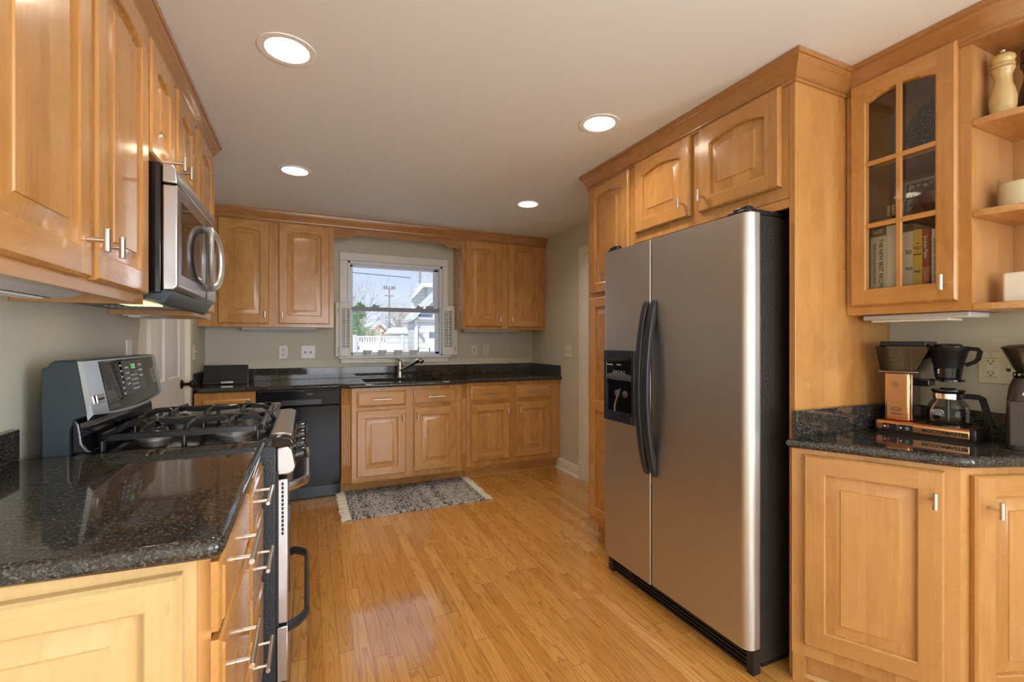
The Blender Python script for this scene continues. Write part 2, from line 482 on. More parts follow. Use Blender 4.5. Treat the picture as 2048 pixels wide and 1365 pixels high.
def m_glass(name, tint=(1, 1, 1), rough=.0, ior=1.5, dens=1.0):
    """thin pane: clear transmission with Fresnel gloss"""
    m = bpy.data.materials.new(name); m.use_nodes = True; nt = m.node_tree; nt.nodes.clear()
    o = nd(nt, 'OutputMaterial'); t = nd(nt, 'BsdfTransparent'); g = nd(nt, 'BsdfGlossy'); x = nd(nt, 'MixShader')
    t.inputs[0].default_value = (*tint, 1); g.inputs['Roughness'].default_value = rough
    n = nd(nt, 'TexNoise', Scale=3.0)
    fz = nd(nt, 'Fresnel', IOR=ior).outputs[0]
    nt.links.new(math_(nt, 'MULTIPLY', fz, dens), x.inputs[0])
    nt.links.new(t.outputs[0], x.inputs[1]); nt.links.new(g.outputs[0], x.inputs[2]); nt.links.new(x.outputs[0], o.inputs[0])
    return m
M['pane'] = m_glass('window_pane', dens=.35)
M['pane_dark'] = m_glass('cabinet_pane', (.98, .97, .96))
M['carafe'] = m_glass('carafe_glass', (.97, .975, .965), ior=1.4, dens=.45)
M['tank'] = m_glass('smoked_tank', (.95, .925, .90), ior=1.5)
M['hopper'] = m_glass('smoked_hopper', (.88, .83, .76), rough=.25, ior=1.6)
M['jar'] = m_glass('candle_jar', (.98, .975, .95), ior=1.4, dens=.30)
def m_rug():
    m, nt, b = new_mat('woven_rug')
    s = nd(nt, 'SeparateXYZ', Vector=nd(nt, 'TexCoord').outputs['Object'])
    cx = math_(nt, 'FLOOR', math_(nt, 'MULTIPLY', s.outputs[0], 120.0)); cy = math_(nt, 'FLOOR', math_(nt, 'MULTIPLY', s.outputs[1], 90.0))
    r = nd(nt, 'TexWhiteNoise', _noise_dimensions='2D', Vector=comb(nt, cx, cy)).outputs[0]
    rx = nd(nt, 'TexWhiteNoise', _noise_dimensions='1D', W=math_(nt, 'FLOOR', math_(nt, 'MULTIPLY', s.outputs[0], 24.0))).outputs[0]
    k = math_(nt, 'ADD', r, math_(nt, 'MULTIPLY', math_(nt, 'SUBTRACT', rx, .5), .35))
    c = ramp(nt, k, (.16, (.030, .036, .055)), (.24, (.34, .34, .36)), (.62, (.60, .585, .55)), (.95, (.70, .67, .60)))
    nt.links.new(c, b.inputs['Base Color']); b.inputs['Roughness'].default_value = .95
    fx = math_(nt, 'SINE', math_(nt, 'MULTIPLY', s.outputs[0], 120 * 2 * PI)); fy = math_(nt, 'SINE', math_(nt, 'MULTIPLY', s.outputs[1], 90 * 2 * PI))
    nt.links.new(nd(nt, 'Bump', Strength=.7, Distance=.004, Height=math_(nt, 'ADD', fx, fy)).outputs[0], b.inputs['Normal'])
    return m
M['rug'] = m_rug()
def m_speck():
    m, nt, b = new_mat('speckled_stoneware')
    n = nd(nt, 'TexNoise', Vector=nd(nt, 'TexCoord').outputs['Object'], Scale=210.0, Detail=2.0).outputs[0]
    nt.links.new(ramp(nt, n, (.48, (.02, .02, .018)), (.60, (.10, .10, .085)), (.72, (.42, .41, .34))), b.inputs['Base Color'])
    b.inputs['Roughness'].default_value = .3
    return m
M['speck'] = m_speck()
def m_siding(name, col, per=.11):
    m, nt, b = new_mat(name)
    z = nd(nt, 'SeparateXYZ', Vector=nd(nt, 'TexCoord').outputs['Object']).outputs[2]
    f = math_(nt, 'FRACT', math_(nt, 'DIVIDE', z, per))
    nt.links.new(mixc(nt, math_(nt, 'LESS_THAN', f, .10), col, tuple(c * .62 for c in col)), b.inputs['Base Color'])
    nt.links.new(nd(nt, 'Bump', Strength=.6, Distance=.02, Height=f).outputs[0], b.inputs['Normal'])
    b.inputs['Roughness'].default_value = .6
    return m
M['siding'] = m_siding('white_siding', (.72, .72, .72))
M['vinyl_fence'] = plain('white_vinyl_fence', (.75, .75, .75), .5, noise=.01)
M['shingle'] = plain('grey_shingle', (.46, .50, .56), .9, noise=.25, scale=18)
M['redshingle'] = plain('red_shingle', (.42, .22, .16), .9, noise=.25, scale=18)
M['ground'] = plain('pale_gravel_yard', (.62, .61, .57), .9, noise=.15, scale=3)
M['leaf_green'] = plain('evergreen_leaf', (.16, .34, .12), .7, noise=.5, scale=3)
M['leaf_olive'] = plain('olive_leaf', (.46, .46, .24), .7, noise=.4, scale=3)
M['leaf_tan'] = plain('autumn_leaf', (.62, .52, .42), .8, noise=.4, scale=3)
M['bark'] = plain('pale_bark', (.30, .26, .25), .9, noise=.3, scale=12)
M['wire'] = plain('dark_wire', (.06, .06, .08), .6, noise=.1)
M['blue_glass'] = plain('far_window_glass', (.16, .22, .32), .1, noise=.1)
M['teal'] = plain('teal_slide', (.25, .62, .58), .4, noise=.05)
M['tin'] = plain('tin_plate', (.72, .66, .56), .35, .6, noise=.05)

# ============================================================ THE ROOM SHELL
b = MB((0, 1, 0)).box((XL - .1, YF - .1, -.08), (W + .1, YB + .1, 0)); struct('floor', b, M['floor'])
CANS = [(-.067, 1.868), (1.31, 1.873), (-.071, 3.172), (1.571, 3.201)]
b = MB()
bm = bmesh.new(); ed = []
loops = [[(XL - .1, YF - .1), (W + .1, YF - .1), (W + .1, YB + .1), (XL - .1, YB + .1)]]
for (cx_, cy_) in CANS: loops.append([(cx_ + .0755 * math.cos(2 * PI * i / 40), cy_ + .0755 * math.sin(2 * PI * i / 40)) for i in range(40)])
for L in loops:
    vv = [bm.verts.new((p[0], p[1], HC)) for p in L]
    ed += [bm.edges.new((vv[i], vv[(i + 1) % len(vv)])) for i in range(len(vv))]
bmesh.ops.triangle_fill(bm, edges=ed, use_beauty=True, normal=(0, 0, -1))
bm.verts.index_update()
b.add([v.co.copy() for v in bm.verts], [[v.index for v in f.verts] for f in bm.faces]); bm.free()
struct('ceiling', b, M['ceiling'])
b = MB().box((XL - .3, YF - .5, HC + .22), (W + .3, YB + .45, HC + .30)); struct('leak_block_roof', b, M['shingle'])   # unseen roof slab added to stop sky light leaking through the lamp holes
# back wall with the sink window opening
WX0, WX1, WZ0, WZ1 = .345, 1.252, 1.112, 2.012
b = MB()
b.box((XL - .1, YB, -.05), (WX0, YB + .12, HC + .05)); b.box((WX1, YB, -.05), (W + .1, YB + .12, HC + .05))
b.box((WX0, YB, -.05), (WX1, YB + .12, WZ0)); b.box((WX0, YB, WZ1), (WX1, YB + .12, HC + .05))
struct('wall_back', b, M['wall'])
# left wall with the door opening
DY0, DY1, DZ = 3.06, 3.915, 2.05
b = MB()
b.box((XL - .1, YF, -.05), (XL, DY0, HC + .05)); b.box((XL - .1, DY1, -.05), (XL, YB, HC + .05)); b.box((XL - .1, DY0, DZ), (XL, DY1, HC + .05))
struct('wall_left', b, M['wall'])
SY_0, SY_1 = -2.65, -.55                              # unseen side window, added behind the camera to bring in daylight
b = MB()
b.box((W, YF, -.05), (W + .1, SY_0, HC + .05)); b.box((W, SY_1, -.05), (W + .1, YB, HC + .05)); b.box((W, SY_0, -.05), (W + .1, SY_1, .38)); b.box((W, SY_0, 2.12), (W + .1, SY_1, HC + .05))
struct('wall_right', b, M['wall'])
b = MB()
for y0, y1, z0, z1 in ((SY_0, SY_1, .38, .43), (SY_0, SY_1, 2.07, 2.12), (SY_0, SY_0 + .05, .43, 2.07), (SY_1 - .05, SY_1, .43, 2.07), (-1.63, -1.57, .43, 2.07)): b.box((W + .03, y0, z0), (W + .09, y1, z1))
w3 = struct('added_window_3', b, M['white'])
for y0, y1 in ((SY_0 + .05, -1.63), (-1.57, SY_1 - .05)): struct('window_glass', MB().box((W + .058, y0, .43), (W + .062, y1, 2.07)), M['pane'], w3)
# wall behind the camera; its wide window is added to bring in daylight
FX0, FX1, FZ0, FZ1 = -.40, 1.90, .38, 2.12
b = MB()
b.box((XL - .1, YF - .1, -.05), (FX0, YF, HC + .05)); b.box((FX1, YF - .1, -.05), (W + .1, YF, HC + .05))
b.box((FX0, YF - .1, -.05), (FX1, YF, FZ0)); b.box((FX0, YF - .1, FZ1), (FX1, YF, HC + .05))
struct('wall_front', b, M['wall'])
b = MB()
for x0, x1, z0, z1 in ((FX0, FX1, FZ0, FZ0 + .05), (FX0, FX1, FZ1 - .05, FZ1), (FX0, FX0 + .05, FZ0, FZ1), (FX1 - .05, FX1, FZ0, FZ1), (.72, .78, FZ0, FZ1)):
    b.box((x0, YF - .09, z0), (x1, YF - .03, z1))
w2 = struct('added_window_2', b, M['white'])
b = MB().box((FX0 + .05, YF - .062, FZ0 + .05), (.72, YF - .058, FZ1 - .05)); struct('window_glass', b, M['pane'], w2)
b = MB().box((.78, YF - .062, FZ0 + .05), (FX1 - .05, YF - .058, FZ1 - .05)); struct('window_glass', b, M['pane'], w2)

# ---- sink window
b = MB()                                              # jamb lining and outer sash channel
for x0, x1, z0, z1 in ((WX0, WX0 + .022, WZ0, WZ1), (WX1 - .022, WX1, WZ0, WZ1), (WX0, WX1, WZ1 - .024, WZ1), (WX0, WX1, WZ0, WZ0 + .012)):
    b.box((x0, YB - .002, z0), (x1, YB + .115, z1))
w1 = struct('window_1', b, M['vinyl'], bev=.003)
yu, yl = YB + .075, YB + .045                         # upper sash further out than the lower one
b = MB()
for x0, x1, z0, z1 in ((.367, .397, 1.555, 1.988), (1.180, 1.230, 1.555, 1.988), (.367, 1.23, 1.965, 1.990), (.367, 1.23, 1.548, 1.585)):
    b.box((x0, yu, z0), (x1, yu + .028, z1))
struct('upper_sash', b, M['vinyl'], w1, bev=.003)
b = MB()
for x0, x1, z0, z1 in ((.367, .395, 1.124, 1.575), (1.190, 1.230, 1.124, 1.575), (.367, 1.23, 1.122, 1.150)):
    b.box((x0, yl, z0), (x1, yl + .028, z1))
struct('lower_sash', b, M['vinyl'], w1, bev=.003)
b = MB().box((.367, yl - .004, 1.545), (1.23, yl + .03, 1.583)); struct('meeting_rail', b, M['vinyl_grey'], w1, bev=.003)
for x in (.60, 1.03):
    b = MB(); b.box((x - .035, yl - .006, 1.583), (x + .035, yl + .024, 1.592)); b.lathe([(.0, .022), (.014, .020), (.016, 0.0)], (x - .008, yl + .008, 1.590), 16)
    b.box((x - .004, yl - .012, 1.594), (x + .040, yl + .004, 1.602))
    struct('sash_lock', b, M['grey_plastic'], w1)
b = MB().box((1.10, yl - .004, 1.583), (1.175, yl + .02, 1.612)); struct('sash_stop', b, M['grey_plastic'], w1)
b = MB().box((.397, yu + .012, 1.585), (1.180, yu + .016, 1.965)); struct('window_glass', b, M['pane'], w1)
b = MB().box((.395, yl + .012, 1.150), (1.190, yl + .016, 1.545)); struct('window_glass', b, M['pane'], w1)
b = MB((1, 0, 0))                                     # casing, stool and apron
b.box((.273, YB - .02, 1.1125), (.342, YB, 2.0115)); b.box((1.254, YB - .02, 1.1125), (1.310, YB, 2.0115)); b.box((.273, YB - .02, 2.012), (1.310, YB, 2.085))
struct('window_casing', b, M['white'], w1, bev=.004)
b = MB().box((.262, YB - .055, 1.093), (1.335, YB + .05, 1.112)); struct('window_sill', b, M['white'], w1, bev=.005)
b = MB().box((.285, YB - .018, 1.048), (1.318, YB, 1.093)); struct('window_apron', b, M['white'], w1, bev=.003)

# ---- left door: white six panel door with casing
b = MB()
b.box((XL - .018, DY1 - .002, 0), (XL + .018, DY1 + .075, DZ + .07)); b.box((XL - .018, DY0 - .05, 0), (XL + .018, DY0 + .002, DZ + .07)); b.box((XL - .018, DY0 + .002, DZ - .002), (XL + .018, DY1 - .002, DZ + .07))
b.box((XL - .1, DY0 - .001, 0), (XL - .056, DY0 + .03, DZ)); b.box((XL - .1, DY1 - .03, 0), (XL - .056, DY1 + .001, DZ)); b.box((XL - .1, DY0, DZ - .03), (XL - .056, DY1, DZ)); b.box((XL - .1, DY0 + .03, -.01), (XL - .09, DY1 - .03, DZ - .03))
struct('trim_2', b, M['cream'], bev=.004)
def panel_door(fr, w, h, t, opens, mat, name, parent=None):
    """flat slab whose sunk panels have raised fields"""
    b = MB(); b.fr = fr
    us = sorted({0, w} | {o[0] for o in opens} | {o[1] for o in opens}); vs = sorted({0, h} | {o[2] for o in opens} | {o[3] for o in opens})
    for i in range(len(us) - 1):
        for j in range(len(vs) - 1):
            uc, vc = (us[i] + us[i + 1]) / 2, (vs[j] + vs[j + 1]) / 2
            if not any(o[0] < uc < o[1] and o[2] < vc < o[3] for o in opens):
                b.add([(us[i], vs[j], t), (us[i + 1], vs[j], t), (us[i + 1], vs[j + 1], t), (us[i], vs[j + 1], t)], [(0, 1, 2, 3)])
    for u0, u1, v0, v1 in opens:
        prof = [(0, t), (.012, t - .010), (.024, t - .010), (.05, t - .003)]; vv = []
        for d, z in prof: vv += [(u0 + d, v0 + d, z), (u1 - d, v0 + d, z), (u1 - d, v1 - d, z), (u0 + d, v1 - d, z)]
        fs = [(k * 4 + i, k * 4 + (i + 1) % 4, k * 4 + 4 + (i + 1) % 4, k * 4 + 4 + i) for k in range(3) for i in range(4)] + [(12, 13, 14, 15)]
        b.add(vv, fs)
    b.add([(0, 0, 0), (w, 0, 0), (w, h, 0), (0, h, 0), (0, 0, t), (w, 0, t), (w, h, t), (0, h, t)], [(3, 2, 1, 0), (0, 1, 5, 4), (1, 2, 6, 5), (2, 3, 7, 6), (3, 0, 4, 7)])
    b.fr = None
    return b
fr = Fr((XL - .055, DY0 + .0025, .010), (0, 1, 0))
dw, dh = DY1 - DY0 - .005, DZ - .013
c0, c1, c2, c3 = .11, dw / 2 - .05, dw / 2 + .05, dw - .11
d1 = struct('door_1', panel_door(fr, dw, dh, .035, [(a, e, v0, v1) for (a, e) in ((c0, c1), (c2, c3)) for (v0, v1) in ((.20, .78), (1.0, 1.60), (1.70, 1.92))], M['door_white'], 'door_1'), M['door_white'])
b = MB(); ky = DY1 - .075
b.lathe([(.033, 0), (.033, .004), (.026, .010), (.012, .013), (.011, .045), (.022, .052), (.029, .064), (.027, .078), (.012, .085), (0, .086)], (XL - .02, ky, .955), 24, (1, 0, 0))
struct('door_knob', b, plain('aged_bronze', (.035, .028, .022), .3, .8), d1)
# ---- right wall: door casing beside the tall cabinet, baseboard
b = MB((0, 0, 1)); b.box((W - .02, 3.48, 0), (W, 3.553, 2.107)); b.box((W - .02, 2.66, 2.035), (W, 3.48, 2.107)); b.box((W - .026, 3.475, 0), (W, 3.556, .16)); struct('trim_3', b, M['cream'], bev=.004)
b = MB().box((W - .012, 2.66, 0), (W - .001, 3.48, 2.035)); d2 = struct('door_2', b, M['door_white'])
prof = [(0, 0), (.014, 0), (.014, .085), (.010, .097), (.006, .105), (0, .105)]
b = MB().molding([(W, 3.556), (W, 3.995)], prof, side=-1); b.molding([(W - .0, 3.556), (W - .0, 3.995)], [(.012, 0), (.028, 0), (.026, .010), (.018, .018), (.012, .018)], side=-1)
struct('baseboard_right', b, M['cream'])

# ============================================================ CABINET JOINERY
def cab_door(fr, w, h, t=.02, sw=.058, rises=(0,), splits=(), lip=.006, field=.034, rail=None, glass=None):
    """raised panel door in the frame fr: stiles, rails, coped groove and raised field; rises gives the arch of each opening from the bottom up"""
    b = MB(); b.fr = fr; E = .006; rail = rail or sw
    # edge: back, chamfered arris
    o0 = [(0, 0), (w, 0), (w, h), (0, h)]; o1 = [(E, E), (w - E, E), (w - E, h - E), (E, h - E)]
    vs = [(x, y, 0) for x, y in o0] + [(x, y, t - E) for x, y in o0] + [(x, y, t) for x, y in o1]
    fs = [(k * 4 + i, k * 4 + (i + 1) % 4, k * 4 + 4 + (i + 1) % 4, k * 4 + 4 + i) for k in range(2) for i in range(4)]
    if not glass: fs.append((3, 2, 1, 0))
    b.add(vs, fs, (0, 1, 0))
    edges = [rail] + [x for s_ in splits for x in (s_ - rail / 2, s_ + rail / 2)] + [h - rail]
    opens = [(edges[2 * i], edges[2 * i + 1], rises[i]) for i in range(len(rises))]
    u0, u1 = sw, w - sw
    for x0, x1 in ((E, u0), (u1, w - E)): b.add([(x0, E, t), (x1, E, t), (x1, h - E, t), (x0, h - E, t)], [(0, 1, 2, 3)], (0, 1, 0))
    NA = 14
    def outline(v0, v1, rise, d):
        uc = (u0 + u1) / 2; hw = (u1 - u0) / 2; pts = [(u0 + d, v0 + d), (u1 - d, v0 + d)]
        if rise <= 0: return pts + [(u1 - d, v1 - d), (u0 + d, v1 - d)]
        for i in range(NA + 1):
            x = (u1 - d) + (u0 - u1 + 2 * d) * i / NA
            pts.append((x, v1 - d - rise * ((x - uc) / hw) ** 2))
        return pts
    vprev = E
    for (v0, v1, rise) in opens:
        b.add([(u0, vprev, t), (u1, vprev, t), (u1, v0, t), (u0, v0, t)], [(0, 1, 2, 3)], (1, 0, 0))
        vprev = v1
        if rise > 0:
            top = outline(v0, v1, rise, 0)[2:]; nx = h - E if (v0, v1, rise) == opens[-1] else v1
            vs = []; fs = []
            for i, (x, y) in enumerate(top): vs += [(x, y, t), (x, nx, t)]
            for i in range(len(top) - 1): fs.append((2 * i, 2 * i + 1, 2 * i + 3, 2 * i + 2))
            b.add(vs, fs, (1, 0, 0))
            if (v0, v1, rise) == opens[-1]: vprev = h - E
        if glass:
            rings = [(0, t), (.004, t - .003), (.007, .004), (.007, 0)]
        else:
            rings = [(0, t), (.004, t - .003), (.006, t - .014), (.011, t - .014), (.012 + field, t - .0045), (.014 + field, t - .0015)]
        vs = []; fs = []; n = len(outline(v0, v1, rise, 0))
        for d, z in rings: vs += [(x, y, z) for x, y in outline(v0, v1, rise, d)]
        for k in range(len(rings) - 1):
            for i in range(n): fs.append((k * n + i, k * n + (i + 1) % n, (k + 1) * n + (i + 1) % n, (k + 1) * n + i))
        if not glass: fs.append(tuple(range((len(rings) - 1) * n, len(rings) * n)))
        b.add(vs, fs, (0, 1, 0))
    if vprev < h - E - 1e-6: b.add([(u0, vprev, t), (u1, vprev, t), (u1, h - E, t), (u0, h - E, t)], [(0, 1, 2, 3)], (1, 0, 0))
    b.fr = None
    return b
def drawer_front(fr, w, h, t=.02):
    """slab front with a stepped, bevelled edge"""
    b = MB(); b.fr = fr; pr = [(0, 0), (0, t - .009), (.004, t - .006), (.012, t - .0045), (.016, t)]
    vs = []
    for d, z in pr: vs += [(d, d, z), (w - d, d, z), (w - d, h - d, z), (d, h - d, z)]
    fs = [(k * 4 + i, k * 4 + (i + 1) % 4, k * 4 + 4 + (i + 1) % 4, k * 4 + 4 + i) for k in range(4) for i in range(4)] + [(16, 17, 18, 19), (3, 2, 1, 0)]
    b.add(vs, fs, (1, 0, 0)); b.fr = None
    return b
def t_knob(fr, u, v, w, parent, L=.052, r=.0068):
    b = MB(); b.fr = fr
    b.fr = None
    b.cyl(fr(u, v, w), fr(u, v, w + .033), .0052, 14)
    b.cyl(fr(u, v - L / 2, w + .036), fr(u, v + L / 2, w + .036), r, 18)
    return part('handle', b, M['nickel'], parent, bev=.0008, seg=1)
def bar_pull(fr, u, v, w, parent, L=.147, r=.006, gap=.096, out=.032):
    b = MB()
    for s_ in (-1, 1): b.cyl(fr(u + s_ * gap / 2, v, w), fr(u + s_ * gap / 2, v, w + out), .0048, 12)
    b.cyl(fr(u - L / 2, v, w + out), fr(u + L / 2, v, w + out), r, 16)
    return part('handle', b, M['nickel'], parent, bev=.0008, seg=1)
def add_door(parent, fr0, u, v, w, h, knob=None, rises=(0,), mat='maple', name='door', **kw):
    """door hung on the face plane fr0; knob = (du, dv) on the door"""
    fr = Fr(fr0(u, v, .0015), fr0.U, fr0.V)
    d = part(name, cab_door(fr, w, h, rises=rises, **kw), M[mat], parent)
    if knob: t_knob(fr, knob[0], knob[1], .02, d)
    return d
def add_drawer(parent, fr0, u, v, w, h, L=.147):
    fr = Fr(fr0(u, v, .0015), fr0.U, fr0.V)
    d = part('drawer', drawer_front(fr, w, h), M['maple'], parent)
    bar_pull(fr, w / 2, h / 2, .0195, d, L=L, gap=L * .66)
    return d
def carcass(x0, x1, y0, y1, z0, z1, skip=()):
    """box shell of 18 mm board (open faces named in skip)"""
    b = MB(); T = .018
    if 'x0' not in skip: b.box((x0, y0, z0), (x0 + T, y1, z1))
    if 'x1' not in skip: b.box((x1 - T, y0, z0), (x1, y1, z1))
    if 'y0' not in skip: b.box((x0 + T, y0, z0), (x1 - T, y0 + T, z1))
    if 'y1' not in skip: b.box((x0 + T, y1 - T, z0), (x1 - T, y1, z1))
    if 'z0' not in skip: b.box((x0 + T, y0 + T, z0), (x1 - T, y1 - T, z0 + T), (1, 0, 0))
    if 'z1' not in skip: b.box((x0 + T, y0 + T, z1 - T), (x1 - T, y1 - T, z1), (1, 0, 0))
    return b

CROWN = [(0, -.098), (.006, -.098), (.006, -.086), (.010, -.084), (.010, -.074), (.015, -.066), (.022, -.052), (.030, -.036), (.037, -.026), (.038, -.020), (.043, -.018), (.045, -.010), (.045, -.001), (0, -.001)]
def crown(name, path, label, side=1):
    return single(name, MB().molding(path, [(o, HC + z) for o, z in CROWN], side), M['crown'], label, 'molding')

# ---------------------------------------------------------- back wall: wall cabinets
YU = 4.224                                            # face plane of the back uppers
def back_upper(label, x0, x1, doors, knobs):
    t = thing('wall_cabinet', label, 'cabinet', ((x0 + x1) / 2, YB - .002, 1.372))
    b = MB()
    b.box((x0, YU, 1.372), (x1, YB - .002, 2.262))
    part('body', b, M['maple'], t)
    fr = Fr((0, YU, 0), (1, 0, 0))
    for (a, e), k in zip(doors, knobs):
        w = e - a; h = 2.232 - 1.400
        add_door(t, fr, a, 1.400, w, h, (k - a, .072), rises=(.024,), sw=.062, rail=.066)
    return t
fr_check = Fr((0, 0, 0), (1, 0, 0))
back_upper('honey maple wall cabinet with two arched doors left of the sink window', XL + .002, .206, [(-.639, -.285), (-.215, .172)], [-.312, -.188])
back_upper('honey maple wall cabinet with two arched doors right of the sink window', 1.370, W - .002, [(1.397, 1.775), (1.848, 2.232)], [1.748, 1.877])
# valance
pts = [(.206, 2.262), (.206, 2.150), (.318, 2.151)]
for i in range(9):
    t_ = i / 8; pts.append((.330 + .062 * t_, 2.151 + .037 * (t_ - math.sin(2 * PI * t_) / (2 * PI))))
for i in range(9):
    t_ = 1 - i / 8; pts.append((1.236 - .062 * t_, 2.151 + .037 * (t_ - math.sin(2 * PI * t_) / (2 * PI))))
pts += [(1.250, 2.151), (1.370, 2.150), (1.370, 2.262)]
b = MB((1, 0, 0)).prism(pts, YU + .001, YU + .02, 'y'); single('window_valance', b, M['crown'], 'scalloped maple valance board above the sink window between the wall cabinets', 'valance')
crown('crown_molding', [(XL + .003, YU - .0005), (W - .001, YU - .0005)], 'dark maple crown molding along the back wall above the sink window')

# ---------------------------------------------------------- back wall: base cabinets
YBF = 3.924; YS = 3.854
def toe(b, x0, x1, y): b.box((x0, y, 0), (x1, y + .02, .12), (1, 0, 0))
frb = Fr((0, YBF, 0), (1, 0, 0))
t = thing('base_cabinet', 'small maple drawer cabinet under the speaker, left of the dishwasher', 'cabinet', (-.55, 4.25, 0))
b = MB(); b.box((-.742, YBF, .115), (-.354, YB - .03, .877)); toe(b, -.742, -.354, 3.995); part('body', b, M['maple'], t)
add_drawer(t, frb, -.690, .705, .30, .125); add_door(t, frb, -.690, .160, .30, .515, (.27, .45))
frs = Fr((0, YS, 0), (1, 0, 0))
t = thing('sink_cabinet', 'bumped-out maple sink base cabinet with fluted corner posts behind the rug', 'cabinet', (.78, 4.2, 0))
b = MB(); b.box((.325, YS, .115), (1.240, YS + .02, .878)); b.box((.249, YBF, .115), (1.306, YB - .03, .64)); b.box((.325, 4.03, 0), (1.24, 4.05, .12), (1, 0, 0))
b.prism([(.249, 4.03), (.325, 4.03), (.325, 4.05), (.249, 4.05)], 0, .12); b.prism([(1.24, 4.03), (1.306, 3.995), (1.306, 4.015), (1.25, 4.05)], 0, .12)
b.box((.325, YS + .02, .115), (1.24, YBF, .135))
part('body', b, M['maple'], t)
for (a, e) in (((.247, 3.921), (.325, YS)), ((1.240, YS), (1.308, 3.921))):
    A_, B_ = Vector((*a, 0)), Vector((*e, 0)); L_ = (B_ - A_).length; frp = Fr(A_, (B_ - A_)); b = MB(); b.fr = frp
    n = 5; prof = [(0, 0)]
    fl = L_ * .74; f0 = (L_ - fl) / 2
    for v0, v1 in ((.115, .255), (.745, .878)): b.add([(0, v0, 0), (L_, v0, 0), (L_, v1, 0), (0, v1, 0)], [(0, 1, 2, 3)], (0, 1, 0))
    xs = [(0, 0.0), (f0, 0.0)]
    for i in range(n):
        for k in range(1, 7):
            xs.append((f0 + fl * (i + k / 6 * .82) / n, -.005 * math.sin(PI * k / 6)))
        xs.append((f0 + fl * (i + 1) / n, 0.0))
    xs.append((L_, 0.0))
    vs = [(x, v, z) for v in (.255, .745) for x, z in xs]; m_ = len(xs)
    b.add(vs, [(i, i + 1, m_ + i + 1, m_ + i) for i in range(m_ - 1)], (0, 1, 0))
    b.add([(0, .115, -.012), (L_, .115, -.012), (L_, .878, -.012), (0, .878, -.012), (0, .115, 0), (L_, .115, 0), (L_, .878, 0), (0, .878, 0)], [(0, 1, 2, 3), (0, 1, 5, 4), (1, 2, 6, 5), (2, 3, 7, 6), (3, 0, 4, 7)], (0, 1, 0))
    b.fr = None
    part('fluted_post', b, M['maple'], t)
for a, e in ((.362, .750), (.817, 1.192)):
    add_drawer(t, frs, a, .722, e - a, .124)
for a, e, k in ((.362, .748, .362), (.817, 1.192, .028)):
    add_door(t, frs, a, .160, e - a, .535, (k, .462), sw=.062)
t = thing('base_cabinet', 'maple base cabinet with two drawers over two doors against the tan side wall', 'cabinet', (1.79, 4.25, 0))
b = MB(); b.box((1.310, YBF, .115), (2.258, YB - .03, .878)); b.box((1.31, 3.995, 0), (2.275, 4.015, .12), (1, 0, 0)); b.box((2.258, YBF + .004, .115), (W - .003, YBF + .02, .878)); b.molding([(1.31, 3.995), (2.27, 3.995)], [(0, 0), (.014, 0), (.012, .008), (.006, .014), (0, .014)], 1)
part('body', b, M['maple'], t)
for a, e, k in ((1.347, 1.724, .352), (1.797, 2.175, .028)):
    add_drawer(t, frb, a, .712, e - a, .134); add_door(t, frb, a, .166, e - a, .512, (k, .445), sw=.06)

# dishwasher
t = thing('dishwasher', 'glossy black dishwasher between the drawer cabinet and the sink cabinet', 'dishwasher', (-.055, 4.2, 0))
b = MB(); b.box((-.348, 3.95, .10), (.242, YB - .05, .872)); part('tub', b, M['black'], t)
b = MB(); b.box((-.346, 3.905, .115), (.240, 3.95, .745)); part('door', b, M['appliance_black'], t, bev=.004)
b = MB(); b.box((-.346, 3.895, .755), (.240, 3.95, .868)); b.box((-.346, 3.922, .745), (.24, 3.95, .756)); cp = part('control_panel', b, M['appliance_black'], t, bev=.004)
b = MB(); b.box((-.18, 3.893, .762), (.10, 3.899, .80)); part('pull_recess', b, M['black'], cp)
b = MB(); b.box((-.346, 3.985, .005), (.240, 4.0, .11)); part('kick_plate', b, M['slate'], t)
fd = Fr((.02, 3.8945, .842), (1, 0, 0)); text('badge', 'Kenmore', .010, fd, M['ink_white'], cp)

# back worktop with black sink
t = thing('countertop', 'polished black granite worktop along the back wall holding the sink', 'countertop', (.75, 4.2, CT - .035))
FRT = 3.885
poly = [(-.716, FRT), (.225, FRT), (.300, 3.812), (1.268, 3.812), (1.322, FRT), (W - .003, FRT), (W - .003, YB - .003), (XL + .003, YB - .003), (XL + .003, 4.01), (-.716, 4.0)]
SX0, SX1, SY0, SY1 = .44, 1.10, 3.945, 4.31
b = MB().slab(poly, CT - .036, CT, .016, [[(SX0, SY0), (SX1, SY0), (SX1, SY1), (SX0, SY1)]]); part('stone_top', b, M['granite'], t)
b = MB()
b.box((XL + .003, YB - .023, CT), (W - .003, YB - .003, 1.016)); b.box((W - .023, 3.905, CT), (W - .003, YB - .023, 1.016)); b.box((XL + .003, 4.0, CT), (XL + .023, YB - .023, 1.016))
part('backsplash', b, M['granite'], t, bev=.002)
b = MB()
D0 = CT - .22; e_ = .012
for x0, x1, y0, y1 in ((SX0 - e_, SX1 + e_, SY0 - e_, SY0), (SX0 - e_, SX1 + e_, SY1, SY1 + e_), (SX0 - e_, SX0, SY0, SY1), (SX1, SX1 + e_, SY0, SY1)): b.box((x0, y0, D0), (x1, y1, CT - .037))
b.box((SX0 - e_, SY0 - e_, D0 - .01), (SX1 + e_, SY1 + e_, D0))
single('kitchen_sink', b, M['black'], 'black undermount sink basin in the back worktop below the window', 'sink')

